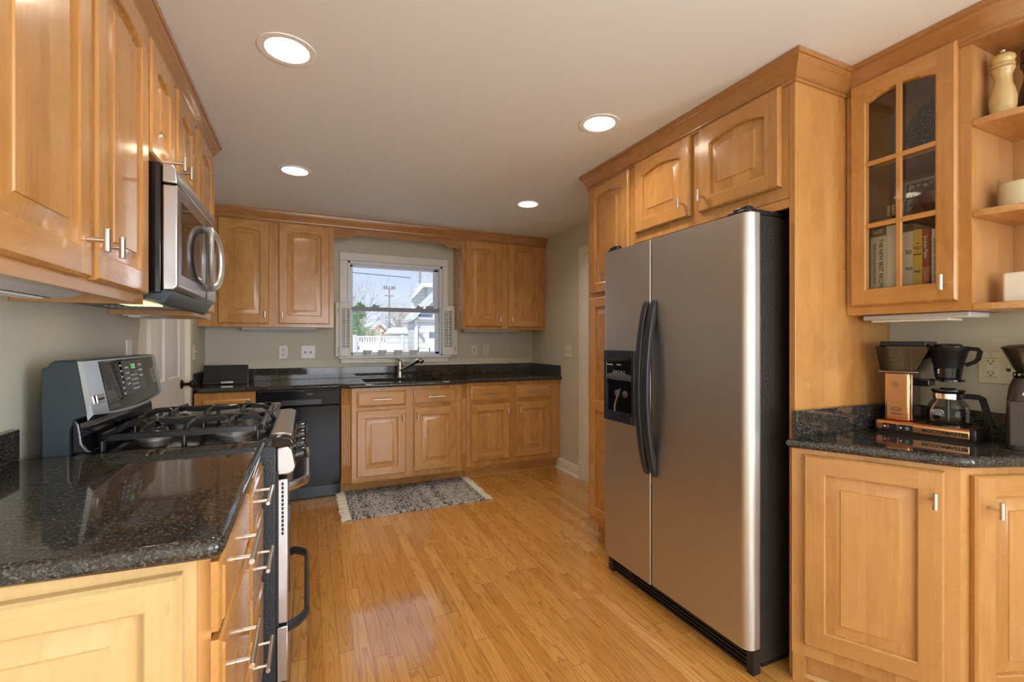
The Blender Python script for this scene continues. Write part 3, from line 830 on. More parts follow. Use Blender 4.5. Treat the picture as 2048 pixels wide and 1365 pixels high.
# faucet
t = thing('faucet', 'satin nickel pull-out faucet with a lever, behind the sink', 'faucet', (.805, 4.41, CT))
b = MB().lathe([(.030, 0), (.030, .006), (.025, .012), (.0225, .05), (.0225, .115), (.024, .135), (.020, .150), (.010, .158), (0, .159)], (.805, 4.41, CT), 24); part('body', b, M['nickel'], t)
b = MB(); b.cyl((.812, 4.398, CT + .062), (.925, 4.25, CT + .148), .0165, 20, r1=.0155); part('spout', b, M['nickel'], t, bev=.002)
b = MB(); b.cyl((.925, 4.25, CT + .148), (.952, 4.214, CT + .168), .019, 20, r1=.024); b.cyl((.952, 4.214, CT + .168), (.968, 4.19, CT + .150), .026, 20, r1=.022); part('spray_head', b, M['chrome'], t, bev=.003)
b = MB().tube([(.805, 4.405, CT + .150), (.792, 4.395, CT + .166), (.770, 4.380, CT + .178), (.742, 4.365, CT + .182)], .008, 12, taper=[1.5, 1.2, .9, .7]); part('lever', b, M['nickel'], t)

# speaker on the back worktop
t = thing('speaker', 'black wedge speaker leaning in the left corner of the back worktop', 'speaker', (-.58, 4.27, CT))
b = MB().prism([(4.200, CT + .001), (4.205, CT + .030), (4.262, CT + .150), (4.274, CT + .150), (4.330, CT + .001)], -.742, -.440, 'x'); part('cabinet', b, M['black'], t, bev=.004)
A_ = Vector((-.742, 4.2045, CT + .0305)); frp = Fr(A_, (1, 0, 0), (0, .057, .120)); b = MB(); b.fr = frp; b.box((.006, .004, .0), (.296, .128, .003)); b.fr = None; part('grille_cloth', b, plain('speaker_cloth', (.016, .016, .017), .8, noise=.2, scale=300, bump=.3), t)
b = MB().box((-.62, 4.195, CT + .008), (-.535, 4.205, CT + .026)); part('nameplate', b, M['nickel'], t, bev=.003)

# rug
t = thing('rug', 'grey and navy woven cotton rug with cream fringes in front of the sink', 'rug', (.78, 3.69, 0))
b = MB(); NX, NY = 60, 34; vs = []
for j in range(NY + 1):
    for i in range(NX + 1):
        x = .268 + 1.022 * i / NX; y = 3.372 + .64 * j / NY
        vs.append((x + .006 * math.sin(j * .7), y + .005 * math.sin(i * .33), .010 + .0015 * math.sin(i * .9) * math.cos(j * .6)))
k = len(vs); vs += [(p[0], p[1], .001) for p in vs]
fs = [(j * (NX + 1) + i, j * (NX + 1) + i + 1, (j + 1) * (NX + 1) + i + 1, (j + 1) * (NX + 1) + i) for j in range(NY) for i in range(NX)]
rim = [i for i in range(NX + 1)] + [j * (NX + 1) + NX for j in range(1, NY + 1)] + [NY * (NX + 1) + i for i in range(NX - 1, -1, -1)] + [j * (NX + 1) for j in range(NY - 1, 0, -1)]
fs += [(rim[i], rim[(i + 1) % len(rim)], rim[(i + 1) % len(rim)] + k, rim[i] + k) for i in range(len(rim))]
b.add(vs, fs); part('woven_field', b, M['rug'], t)
for sx_, x in ((-1, .272), (1, 1.286)):
    b = MB()
    for j in range(34):
        y = 3.378 + .628 * j / 33; L_ = random.uniform(.050, .064); dy = random.uniform(-.012, .012)
        b.tube([(x - sx_ * .006, y, .010), (x + sx_ * L_ * .45, y + dy * .4, .009), (x + sx_ * L_, y + dy, .004)], .0062, 6, taper=[.8, 1.0, 1.25])
    o = part('fringe', b, M['fringe'], t); o['kind'] = 'stuff'

# window sill bowls
b0 = None
for i, (x, nb) in enumerate(zip((.520, .657, .808, .957), ('nearest the left shutter', 'second bowl from the left shutter', 'third bowl from the left shutter', 'nearest the right shutter'))):
    lab = 'small white footed bowl on the window sill, ' + nb
    pr = [(.0, 0), (.022, 0), (.023, .006), (.020, .010), (.034, .030), (.041, .052), (.042, .056), (.038, .056), (.031, .031), (.016, .014), (0, .012)]
    if b0 is None:
        b0 = single('bowl', MB().lathe(pr, (0, 0, 0), 28), M['porcelain'], lab, 'bowl', 'white bowls on the window sill')
        o = b0
    else:
        o = b0.copy(); COL.objects.link(o); o['label'] = lab
    o.location = (x, YB - .026, 1.1122)

# shutters
def shutter(label, x0, x1, hx0, hx1):
    z0, z1 = 1.114, 1.612
    t = thing('window_shutter', label, 'shutter', ((x0 + x1) / 2, YB - .04, z0), group='sink window shutters')
    y0, y1 = YB - .062, YB - .036; b = MB()
    b.box((x0, y0, z0), (x0 + .016, y1, z1)); b.box((x1 - .016, y0, z0), (x1, y1, z1)); b.box((x0 + .016, y0, z0), (x1 - .016, y1, z0 + .075)); b.box((x0 + .016, y0, z1 - .055), (x1 - .016, y1, z1))
    part('frame', b, M['door_white'], t, bev=.002)
    n = 14; b = MB(); pitch = (z1 - .055 - z0 - .075) / n
    for i in range(n):
        zc = z0 + .075 + pitch * (i + .5); xa, xb = x0 + .016, x1 - .016
        q = [(y0 + .003, zc - .012), (y0 + .0045, zc - .0135), (y1 - .002, zc + .004), (y1 - .003, zc + .0065)]
        b.add([(xa, y, z) for y, z in q] + [(xb, y, z) for y, z in q], [(0, 1, 2, 3), (7, 6, 5, 4)] + [(k, (k + 1) % 4, (k + 1) % 4 + 4, k + 4) for k in range(4)])
    part('louvers', b, M['door_white'], t)
    b = MB().box(((x0 + x1) / 2 - .004, y0 - .008, z0 + .09), ((x0 + x1) / 2 + .004, y0 - .002, z1 - .045)); part('tilt_rod', b, M['white'], t)
    b = MB().box((hx0, y1 - .004, z0), (hx1, YB - .0205, z1)); part('hanging_strip', b, M['cream'], t, bev=.002)
    for z in (z0 + .04, z1 - .10): part('hinge', MB().box(((hx0 + hx1) / 2 - .004, y1 - .008, z), ((hx0 + hx1) / 2 + .004, y1 - .003, z + .05)), M['grey_plastic'], t)
shutter('open white louvered shutter at the left side of the sink window', .272, .372, .236, .274)
shutter('open white louvered shutter at the right side of the sink window', 1.240, 1.355, 1.353, 1.402)

# ============================================================ LEFT RUN
XU = -.475                                            # face plane of left uppers
frl = Fr((XU, 0, 0), (0, 1, 0))                       # u = +y, out = +x
def left_upper(label, y0, y1, z0, doors, open_bottom=True):
    t = thing('wall_cabinet', label, 'cabinet', (XL + .002, (y0 + y1) / 2, z0))
    b = MB(); T = .018; x0 = XL + .002
    zb = z0 + .030
    b.box((x0, y0, z0), (XU - .02, y0 + T, 2.262)); b.box((x0, y1 - T, z0), (XU - .02, y1, 2.262))
    b.box((x0, y0 + T, zb), (XU - .02, y1 - T, 2.262), (0, 1, 0))
    part('body', b, M['maple_in'], t)
    b = MB(); b.box((XU - .02, y0, z0), (XU, y1, 2.262), (0, 1, 0)); part('face_frame', b, M['maple'], t)
    for (a, e, zd, k, ar) in doors: add_door(t, frl, a, zd, e - a, 2.232 - zd, k, rises=(ar,), sw=.060, rail=.064)
    return t
left_upper('tall near maple wall cabinet with two arched doors at the left edge, beside the microwave', .86, 1.797, 1.372, [(.950, 1.362, 1.402, (.382, .085), .026), (1.392, 1.775, 1.402, (.032, .085), .026)])
left_upper('short maple wall cabinet with two arched doors above the microwave', 1.799, 2.490, 1.838, [(1.805, 2.085, 1.862, (.252, .055), .022), (2.132, 2.435, 1.862, (.030, .055), .022)])
left_upper('narrow single-door maple wall cabinet beyond the microwave, by the white door', 2.492, 2.912, 1.372, [(2.508, 2.885, 1.402, (.035, .075), .024)])
crown('crown_molding', [(XU - .0005, .86), (XU - .0005, 2.913), (XL + .001, 2.913)], 'maple crown molding over the left wall cabinets, running towards the microwave')

def light_bar(label, p0, p1, axis, d=.11, h=.030):
    """slim under-cabinet fixture: housing with quarter-round lens and a perforated strip"""
    t = thing('under_cabinet_light', label, 'light', ((p0[0] + p1[0]) / 2, (p0[1] + p1[1]) / 2, p0[2]), group='under-cabinet lights')
    sec = [(0, 0), (d, 0), (d, -.006)] + [(d - .045 * (1 - math.cos(q * PI / 12)), -.006 - (h - .006) * math.sin(q * PI / 12)) for q in range(1, 7)] + [(0, -h)]
    b = MB()
    if axis == 'y': b.prism([(p0[0] + a, p0[2] + z) for a, z in sec], p0[1], p1[1], 'y')
    else: b.prism([(p0[1] - a, p0[2] + z) for a, z in sec], p0[0], p1[0], 'x')
    part('housing', b, M['light_bar'], t, ang=25)
    b = MB()
    if axis == 'y': b.box((p0[0] + .010, p0[1] + .02, p0[2] - h - .004), (p0[0] + d * .5, p1[1] - .04, p0[2] - h + .001))
    else: b.box((p0[0] + .02, p0[1] - d * .5, p0[2] - h - .003), (p1[0] - .02, p0[1] - .01, p0[2] - h + .001))
    part('diffuser', b, M['plate_white'], t)
    b = MB(); n = 18
    if axis == 'y':
        for i in range(n):
            y = p0[1] + .02 + (p1[1] - p0[1] - .04) * i / n; b.box((p0[0] + d * .74, y, p0[2] - h - .0006), (p0[0] + d * .80, y + .012, p0[2] - h + .004))
    else:
        for i in range(n):
            x = p0[0] + .02 + (p1[0] - p0[0] - .04) * i / n; b.box((x, p0[1] - d * .8, p0[2] - h - .0006), (x + .012, p0[1] - d * .74, p0[2] - h + .004))
    part('vent_slots', b, M['slot'], t)
    return t
def light_bar_y(label, x0, y0, y1, z): 
    # profile lies in xz, so mirror the x prism through a y sweep
    t = thing('under_cabinet_light', label, 'light', (x0, (y0 + y1) / 2, z), group='under-cabinet lights'); d, h = .125, .034
    sec = [(0, 0), (d, 0), (d, -.006)] + [(d - .050 * (1 - math.cos(q * PI / 12)), -.006 - (h - .006) * math.sin(q * PI / 12)) for q in range(1, 7)] + [(0, -h)]
    b = MB().prism([(x0 + a, z + q) for a, q in sec], y0, y1, 'y'); part('housing', b, M['light_bar'], t, ang=25)
    b = MB().box((x0 + .010, y0 + .03, z - h - .004), (x0 + .052, y1 - .03, z - h + .001)); part('diffuser', b, M['plate_white'], t)
    b = MB()
    for i in range(20):
        y = y0 + .02 + (y1 - y0 - .04) * i / 20; b.box((x0 + .060, y, z - h - .0008), (x0 + .068, y + (y1 - y0) * .028, z - h + .004))
    part('vent_slots', b, M['slot'], t)
light_bar_y('pale under-cabinet light below the near left wall cabinet', -.665, 1.06, 1.575, 1.4015)
light_bar_y('pale under-cabinet light below the narrow cabinet beyond the microwave', -.735, 2.515, 2.80, 1.4015)
light_bar('slim under-cabinet light on the back wall left of the sink window', (-.50, YB - .02, 1.3715), (.075, YB - .02, 1.3715), 'x')
light_bar('slim under-cabinet light on the back wall right of the sink window', (1.45, YB - .02, 1.3715), (2.06, YB - .02, 1.3715), 'x')

# ---------------------------------------------------------- microwave
MY0, MY1 = 1.803, 2.488
t = thing('microwave', 'stainless over-range microwave with oval handle, above the gas stove', 'microwave', (-.6, 2.14, 1.40))
b = MB().box((XL + .003, MY0, 1.412), (-.430, MY1, 1.834)); part('case', b, M['black_gloss'], t, bev=.003)
XM = -.385
b = MB().prism([(-.428, 1.420), (-.400, 1.420), (XM, 1.436), (XM, 1.765), (-.428, 1.765)], MY0, MY1, 'y'); md = part('door', b, M['steel'], t, bev=.006, seg=3)
b = MB().prism([(-.428, 1.770), (XM, 1.770), (XM - .004, 1.815), (XM - .016, 1.833), (-.428, 1.833)], MY0, MY1, 'y'); part('vent_strip', b, M['steel'], t, bev=.005, seg=3)
b = MB().box((XM - .002, 1.850, 1.478), (XM + .0016, 2.185, 1.722)); part('window', b, M['black_glass'], md, bev=.001)
b = MB().box((XM - .002, 2.262, 1.432), (XM + .0022, 2.268, 1.764)); part('door_gap', b, M['slot'], md)
b = MB()
for i in range(4): b.box((XM - .001, 2.335 + .035 * i, 1.455), (XM + .0025, 2.352 + .035 * i, 1.50))
part('button_row', b, M['grey_plastic'], md)
b = MB().box((XM - .001, 2.32, 1.66), (XM + .002, 2.47, 1.735)); part('display', b, M['black_glass'], md)
# oval handle: two facing bows that stand off the door
for s_, nm in ((-1, 'handle'), (1, 'handle')):
    pts = []
    for i in range(25):
        a = -PI / 2 + PI * i / 24
        yy = 2.265 + s_ * (.006 + .118 * math.cos(a)); zz = 1.598 + .118 * math.sin(a)
        pts.append((XM + .006 + .030 * math.sqrt(max(0, math.cos(a))) , yy, zz))
    part(nm, MB().tube(pts, .0125, 12, sec=[(.011 * math.cos(q * PI / 6), .0155 * math.sin(q * PI / 6)) for q in range(12)], up=(1, 0, 0)), M['silver'], md)
b = MB().box((XL + .02, MY0 + .004, 1.392), (-.435, MY1 - .004, 1.412)); b.prism([(-.470, 1.412), (-.435, 1.376), (-.425, 1.380), (-.402, 1.418), (-.402, 1.421), (-.43, 1.421)], MY0 + .01, MY1 - .01, 'y'); part('underside', b, M['slate'], t)
b = MB().box((-.60, 1.90, 1.386), (-.50, 2.12, 1.393)); part('hood_lamp', b, M['hood_lens'], t)
b = MB()
for i in range(7): b.box((-.70 + .02 * i, 2.20, 1.388), (-.69 + .02 * i, 2.42, 1.393))
part('grease_filter', b, M['grey_plastic'], t)
fd = Fr((XM + .0018, 2.13, 1.50), (0, 1, 0)); text('badge', 'Kenmore', .014, fd, M['ink_white'], md)

# ---------------------------------------------------------- gas range
RY0, RY1 = 1.793, 2.512
t = thing('gas_range', 'stainless and black gas range with cast-iron grates under the microwave', 'stove', (-.4, 2.15, 0))
b = MB().box((-.705, RY0, .02), (-.100, RY1, .893)); part('body', b, M['pebble_blue'], t, bev=.004)
b = MB().box((-.66, RY0 + .02, 0), (-.13, RY1 - .02, .02)); part('base', b, M['black'], t)
# cooktop pan with rolled front corners
b = MB()
b.prism([(-.640, .893), (-.640, .914), (-.615, .918), (-.600, .912), (-.150, .912), (-.130, .921), (-.075, .924), (-.052, .915), (-.042, .898), (-.042, .884), (-.100, .880)], RY0, RY1, 'y')
part('cooktop', b, M['black_gloss'], t, bev=.007, seg=3)
b = MB().prism([(-.122, .9215), (-.118, .9255), (-.075, .9275), (-.050, .918), (-.052, .9145), (-.075, .9225)], RY0 + .045, RY1 - .045, 'y'); part('front_trim', b, M['steel'], t, bev=.002)
# control panel, knobs
b = MB().prism([(-.099, .882), (-.062, .886), (-.050, .872), (-.037, .812), (-.044, .792), (-.062, .784), (-.099, .784)], RY0 + .003, RY1 - .003, 'y'); cp = part('control_panel', b, M['steel'], t, bev=.006, seg=3)
for y in (1.868, 2.055, 2.255, 2.44):
    b = MB(); nx = Vector((.97, 0, .22)).normalized()
    b.lathe([(.031, 0), (.031, .005), (.027, .008), (.026, .020), (.024, .036), (.019, .041), (0, .042)], (-.046, y, .836), 28, nx)
    b.fr = Fr((-.046, y, .836), (0, 1, 0), nx.cross(Vector((0, 1, 0)))); b.box((-.0045, -.024, .036), (.0045, .024, .047)); b.fr = None
    part('knob', b, M['black_gloss'], t, bev=.0015)
# oven door, vent slots, handle, drawer
b = MB().box((-.099, RY0 + .004, .262), (-.062, RY1 - .004, .770)); od = part('oven_door', b, M['steel'], t, bev=.004)
b = MB().box((-.064, RY0 + .075, .330), (-.058, RY1 - .075, .655)); part('oven_window', b, M['black_glass'], od, bev=.002)
b = MB()
for i in range(13): b.box((-.083, RY0 + .001, .575 + .0145 * i), (-.076, RY0 + .006, .584 + .0145 * i))
part('vent_slots', b, M['slot'], od)
b = MB().box((-.0995, RY0 + .001, .255), (-.092, RY0 + .01, .80)); part('door_seal', b, M['slot'], od)
def arch_handle(name, z, mat, parent, y0, y1, out=.062, r=.013):
    pts = []
    for i in range(31):
        q = i / 30; y = y0 + (y1 - y0) * q
        x = -.064 + out * min(1, (math.sin(PI * q) * 3.0)) ** .6 if 0 < q < 1 else -.064
        pts.append((x, y, z))
    part(name, MB().tube(pts, r, 12, sec=[(r * .75 * math.cos(k * PI / 6), r * 1.35 * math.sin(k * PI / 6)) for k in range(12)], up=(1, 0, 0)), mat, parent)
arch_handle('handle', .738, M['steel'], od, RY0 + .02, RY1 - .02)
b = MB().box((-.099, RY0 + .004, .055), (-.062, RY1 - .004, .250)); dr = part('warming_drawer', b, M['steel'], t, bev=.004)
arch_handle('handle', .232, M['handle_black'], dr, RY0 + .03, RY1 - .03, r=.014)
b = MB().box((-.095, RY0 + .01, .0), (-.075, RY1 - .01, .05)); part('kick_plate', b, M['black'], t)
# backguard
prof = [(-.716, .893), (-.716, 1.168), (-.712, 1.176), (-.700, 1.179), (-.696, 1.190), (-.684, 1.198), (-.630, 1.198), (-.606, 1.030), (-.640, 1.018), (-.652, .990), (-.652, .893)]
b = MB().prism(prof, RY0, RY1, 'y'); bgd = part('backguard', b, M['slate'], t, bev=.004)
# console follows a bowed lower edge
frc = Fr((-.6052, RY0, 1.030), (0, 1, 0), (-.024, 0, .166)); CWd = RY1 - RY0
b = MB(); b.fr = frc; n = 24; vs = []; fs = []
for i in range(n + 1):
    u = CWd * i / n; bow = .040 * (1 - (2 * i / n - 1) ** 2)
    for v, w in ((-.016, -.006), (-.012 - bow * .55 + .012, .010 + bow * .25), (.165, .006 + bow * .12), (.168, -.006)): vs.append((u, v, w))
for i in range(n):
    for k in range(4): fs.append((i * 4 + k, i * 4 + (k + 1) % 4, (i + 1) * 4 + (k + 1) % 4, (i + 1) * 4 + k))
fs += [(0, 1, 2, 3), (n * 4, n * 4 + 1, n * 4 + 2, n * 4 + 3)]
b.add(vs, fs); b.fr = None
con = part('console', b, M['steel'], bgd)
b = MB(); b.fr = frc; vs = []; fs = []; n2 = 24
for i in range(n2 + 1):
    u = .110 + (CWd - .165) * i / n2; q = u / CWd; bow = .040 * (1 - (2 * q - 1) ** 2)
    for v in (0.004, .160):
        f_ = (v - (-bow * .55)) / (.165 + bow * .55); vs.append((u, v - (bow * .45 if v < .01 else 0), (.010 + bow * .25) * (1 - f_) + (.006 + bow * .12) * f_ + .0012))
for i in range(n2): fs.append((2 * i, 2 * i + 2, 2 * i + 3, 2 * i + 1))
b.add(vs, fs); b.fr = None; part('glass_panel', b, M['black_glass'], con)
w_ = .0215
def cons(u, v, dw=0): return Fr(frc(u, v, w_ + dw), frc.U, frc.V)
b = MB(); b.fr = frc; b.box((.275, .030, .0165), (.475, .152, w_ - .0008)); b.fr = None; part('keypad', b, plain('keypad_grey', (.045, .042, .038), .25, noise=.05), con)
b = MB(); b.fr = frc; b.box((.335, .105, .018), (.415, .148, w_)); b.fr = None; part('display', b, M['black_glass'], con)
text('clock_digits', '5:21', .026, cons(.368, .130, .0004), M['green'], con)
b = MB(); b.fr = frc
for r_ in range(4):
    for c_ in range(3):
        if r_ < 3: b.box((.428 + .014 * c_, .130 - .021 * r_, w_), (.434 + .014 * c_, .137 - .021 * r_, w_ + .0006))
    for c_ in range(4): b.box((.338 + .018 * c_, .096 - .017 * r_, w_), (.347 + .018 * c_, .100 - .017 * r_, w_ + .0006))
    for c_ in range(2): b.box((.288 + .018 * c_, .126 - .020 * r_, w_), (.298 + .018 * c_, .131 - .020 * r_, w_ + .0006))
for k in range(6): b.box((.240, .135 - .020 * k, w_), (.252, .141 - .020 * k, w_ + .0006))
b.fr = None; part('key_marks', b, M['ink_white'], con)
b = MB(); b.fr = frc; b.box((.030, .030, .012), (.085, .056, .0165)); b.fr = None; bd = part('badge', b, M['nickel'], con, bev=.001)
text('badge_lettering', 'Kenmore', .013, Fr(frc(.0575, .043, .0168), frc.U, frc.V), M['ink_black'], bd)
# black curved riser below the console
b = MB(); ns = 10
pr = [(-.652, 1.022), (-.640, 1.018), (-.632, 1.004), (-.628, .975), (-.625, .945), (-.612, .924), (-.600, .915), (-.640, .905), (-.652, .905)]
b.prism(pr, RY0 + .010, RY1 - .010, 'y'); part('riser', b, M['black_gloss'], bgd, bev=.008, seg=3)
# burners
for (x, y, r) in ((-.49, 1.98, .040), (-.25, 1.98, .048), (-.49, 2.33, .036), (-.25, 2.33, .044)):
    b = MB().lathe([(r * 1.25, 0), (r * 1.25, .006), (r * 1.05, .010), (r, .022), (r * .98, .024)], (x, y, .912), 32); bu = part('burner', b, M['burner'], t)
    b = MB().lathe([(r * .95, 0), (r * .98, .005), (r * .85, .010), (0, .012)], (x, y, .936), 32); part('burner_cap', b, M['iron'], bu)
# grates: near and far, each with frame, cross bars and fingers
for (gy0, gy1) in ((1.828, 2.148), (2.158, 2.478)):
    b = MB(); x0, x1 = -.598, -.150; zt = .966; r = .0075; gm = (gy0 + gy1) / 2
    sec = [(-.0065, -.011), (.0065, -.011), (.0065, .006), (.004, .009), (-.004, .009), (-.0065, .006)]
    def bar(pts): b.tube(pts, r, sec=[(q[1], q[0]) for q in sec], up=(0, 0, 1))
    R_ = .03; ring = []
    for (cx_, cy_, a0) in ((x1 - R_, gy0 + R_, -90), (x1 - R_, gy1 - R_, 0), (x0 + R_, gy1 - R_, 90), (x0 + R_, gy0 + R_, 180)):
        for k in range(6): a = math.radians(a0 + 18 * k); ring.append((cx_ + R_ * math.cos(a), cy_ + R_ * math.sin(a), zt - .012))
    b.tube(ring, r, closed=True, sec=[(q[1], q[0]) for q in sec], up=(0, 0, 1))
    xm = (x0 + x1) / 2
    bar([(xm, gy0 + .004, zt - .012), (xm, gy0 + .04, zt), (xm, gy1 - .04, zt), (xm, gy1 - .004, zt - .012)])
    for xc in (-.49, -.25):
        for s_ in (-1, 1):
            ye = gy0 if s_ < 0 else gy1
            bar([(xc, ye - s_ * .003, zt - .014), (xc, ye - s_ * .030, zt + .004), (xc, gm + s_ * .032, zt + .006), (xc, gm + s_ * .024, zt - .002)])
        xe = x0 if xc < xm else x1; s2 = 1 if xc < xm else -1
        bar([(xe + s2 * .003, gm, zt - .014), (xe + s2 * .03, gm, zt + .004), (xc - s2 * .034, gm, zt + .006), (xc - s2 * .026, gm, zt - .002)])
        bar([(xm, gm, zt), (xc + s2 * .034, gm, zt + .006), (xc + s2 * .026, gm, zt - .002)])
    for (x, y) in ((x0 + .01, gy0 + .01), (x1 - .01, gy0 + .01), (x0 + .01, gy1 - .01), (x1 - .01, gy1 - .01), (xm, gy0 + .006), (xm, gy1 - .006)): b.cyl((x, y, .9125), (x, y, zt - .014), .008, 10, r1=.0065)
    part('grate', b, M['iron'], t)

# ---------------------------------------------------------- left base cabinets and worktops
XB = -.157
t = thing('base_cabinet', 'near left maple base cabinet with drawers and a pale panelled end, beside the range', 'cabinet', (-.47, 1.37, 0))
b = MB(); b.box((XL + .003, .968, .115), (XB - .02, 1.785, .877)); b.box((XL + .003, .985, 0), (-.235, 1.785, .115)); part('body', b, M['maple_pale'], t)
b = MB(); b.box((XB - .02, .966, .115), (XB, 1.785, .878), (0, 0, 1)); part('face_frame', b, M['maple'], t)
fe = Fr((0, .968, 0), (1, 0, 0)); d = add_door(t, fe, -.66, .135, .462, .718, None, mat='maple_pale', name='end_panel', sw=.05, rail=.05)
frx = Fr((XB, 0, 0), (0, 1, 0))
for (y0, w, zs) in ((.952, .412, ((.742, .124), (.452, .275), (.140, .295))), (1.402, .365, ((.722, .126), (.472, .232), (.140, .315)))):
    for (z, h) in zs: add_drawer(t, frx, y0, z, w, h, L=.172)
t = thing('base_cabinet', 'narrow maple base cabinet at the far end of the stove', 'cabinet', (-.47, 2.70, 0))
b = MB(); b.box((XL + .003, 2.520, .115), (XB, 2.872, .877)); b.box((XL + .003, 2.520, 0), (-.235, 2.872, .115)); part('body', b, M['maple'], t)
add_drawer(t, frx, 2.545, .722, .30, .126, L=.13); add_door(t, frx, 2.545, .14, .30, .56, (.03, .48))
def rounded(poly, idx, R_, n=8):
    out = []
    for i, p in enumerate(poly):
        if i not in idx: out.append(p); continue
        P = Vector(p); a = (Vector(poly[i - 1]) - P).normalized(); c = (Vector(poly[(i + 1) % len(poly)]) - P).normalized()
        for k in range(n + 1):
            q = k / n; out.append(tuple(P + a * R_ * (1 - q) ** 2 + c * R_ * q ** 2))
    return out
t = thing('countertop', 'polished black granite worktop with a rounded corner, nearest on the left', 'countertop', (-.45, 1.35, CT - .036))
poly = rounded([(-.131, .922), (-.131, 1.789), (XL + .003, 1.789), (XL + .003, .972)], {0}, .030)
b = MB().slab(poly, CT - .036, CT, .016); part('stone_top', b, M['granite'], t)
b = MB().box((XL + .003, .985, CT), (XL + .023, 1.785, 1.002)); part('backsplash', b, M['granite'], t, bev=.002)
t = thing('countertop', 'short black granite worktop beyond the stove', 'countertop', (-.45, 2.7, CT - .036))
b = MB().slab(rounded([(-.131, 2.517), (-.131, 2.888), (XL + .003, 2.888), (XL + .003, 2.517)], {1}, .02), CT - .036, CT, .016); part('stone_top', b, M['granite'], t)

# ============================================================ RIGHT RUN
frr = Fr((XR, 0, 0), (0, -1, 0))                      # u = -y, out = -x
def rdoor(t, y0, y1, z, h, knob=None, **kw): return add_door(t, frr, -y1, z, y1 - y0, h, knob, **kw)
t = thing('pantry_cabinet', 'tall narrow maple pantry cabinet on the far side of the refrigerator', 'cabinet', (1.97, 2.27, 0))
b = MB(); b.box((XR, 2.048, .105), (W - .003, 2.4995, 2.262)); b.box((XR + .075, 2.06, 0), (W - .003, 2.4995, .105)); part('body', b, M['maple'], t)
rdoor(t, 2.078, 2.462, 1.556, .668, None, rises=(.026,), sw=.058)
rdoor(t, 2.078, 2.462, .152, 1.376, None, rises=(0, 0), splits=(.703,), sw=.058)
t = thing('fridge_surround', 'maple cabinet with two arched doors and a tall side panel around the refrigerator', 'cabinet', (1.97, 1.6, 0))
b = MB(); b.box((XR, 1.149, 1.800), (W - .003, 2.047, 2.262)); b.box((XR + .002, 1.149, 1.764), (XR + .02, 2.047, 1.7985), (0, 1, 0)); part('body', b, M['maple'], t)
b = MB(); b.box((XR - .001, YP, 0), (W - .003, 1.1485, 2.262)); part('side_panel', b, M['maple'], t, bev=.002)
rdoor(t, 1.626, 2.022, 1.849, .383, (.362, .065), rises=(.026,), sw=.06, rail=.062)
rdoor(t, 1.176, 1.572, 1.849, .383, (.032, .065), rises=(.026,), sw=.06, rail=.062)
crown('crown_molding', [(W - .003, 2.4998), (XR - .0012, 2.4998), (XR - .0012, YP - .0005), (W - .31 + .003, YP - .0005)], 'maple crown molding stepping around the refrigerator cabinet top', 1)

# ---------------------------------------------------------- refrigerator
t = thing('refrigerator', 'side-by-side stainless refrigerator with black bowed handles and ice dispenser', 'refrigerator', (1.88, 1.64, 0))
b = MB().box((1.562, 1.192, .035), (2.25, 2.040, 1.735)); part('case', b, M['pebble'], t, bev=.004)
b = MB().box((1.60, 1.21, 0), (2.2, 2.02, .035)); part('base', b, M['black'], t)
def fdoor(y0, y1, ra, rb, hole=None):
    xf, xb = 1.492, 1.552; n = 10
    def arc(yc, s_, R_): return [(xf + R_ * (1 - math.cos(k * PI / 2 / n)), yc - s_ * R_ * (1 - math.sin(k * PI / 2 / n))) for k in range(n + 1)][::-1]
    pl = []
    # near edge (y0) and far edge (y1)
    for k in range(n + 1):
        a = k * PI / 2 / n; pl.append((xf + ra * (1 - math.sin(a)), y0 + ra * (1 - math.cos(a))))
    for k in range(n + 1):
        a = PI / 2 - k * PI / 2 / n; pl.append((xf + rb * (1 - math.sin(a)), y1 - rb * (1 - math.cos(a))))
    pl += [(xb, y1), (xb, y0)]
    return pl
nd_ = part('door', MB().prism(fdoor(1.186, 1.711, .038, .008), .098, 1.740), M['fridge'], t, ang=25, label='wide stainless refrigerator door')
fd_ = part('door', MB().prism(fdoor(1.719, 2.094, .008, .022), .092, 1.740), M['fridge'], t, ang=25, label='narrow stainless freezer door with the ice dispenser')
for y0, y1 in ((1.20, 1.70), (1.73, 2.035)): part('door_gasket', MB().box((1.552, y0, .11), (1.563, y1, 1.73)), M['slot'], t)
def bow(y0, y1, parent):
    out = []; inn = []
    for i in range(41):
        q = i / 40; s_ = math.sin(PI * q); out.append((1.4915 - .064 * s_ ** .62, .612 + .842 * q))
    for i in range(31):
        q = .90 - .80 * i / 30; s_ = math.sin(PI * q); e = (q - .1) / .8
        inn.append((1.4915 - max(0, .064 * s_ ** .62 - .026) * min(1, math.sin(PI * e) * 3.2) ** .7 if 0 < e < 1 else 1.4915, .612 + .842 * q))
    return part('handle', MB().prism(out + inn, y0, y1, 'y'), M['handle_black'], parent, bev=.009, seg=3, ang=50)
bow(1.669, 1.709, nd_); bow(1.724, 1.760, fd_)
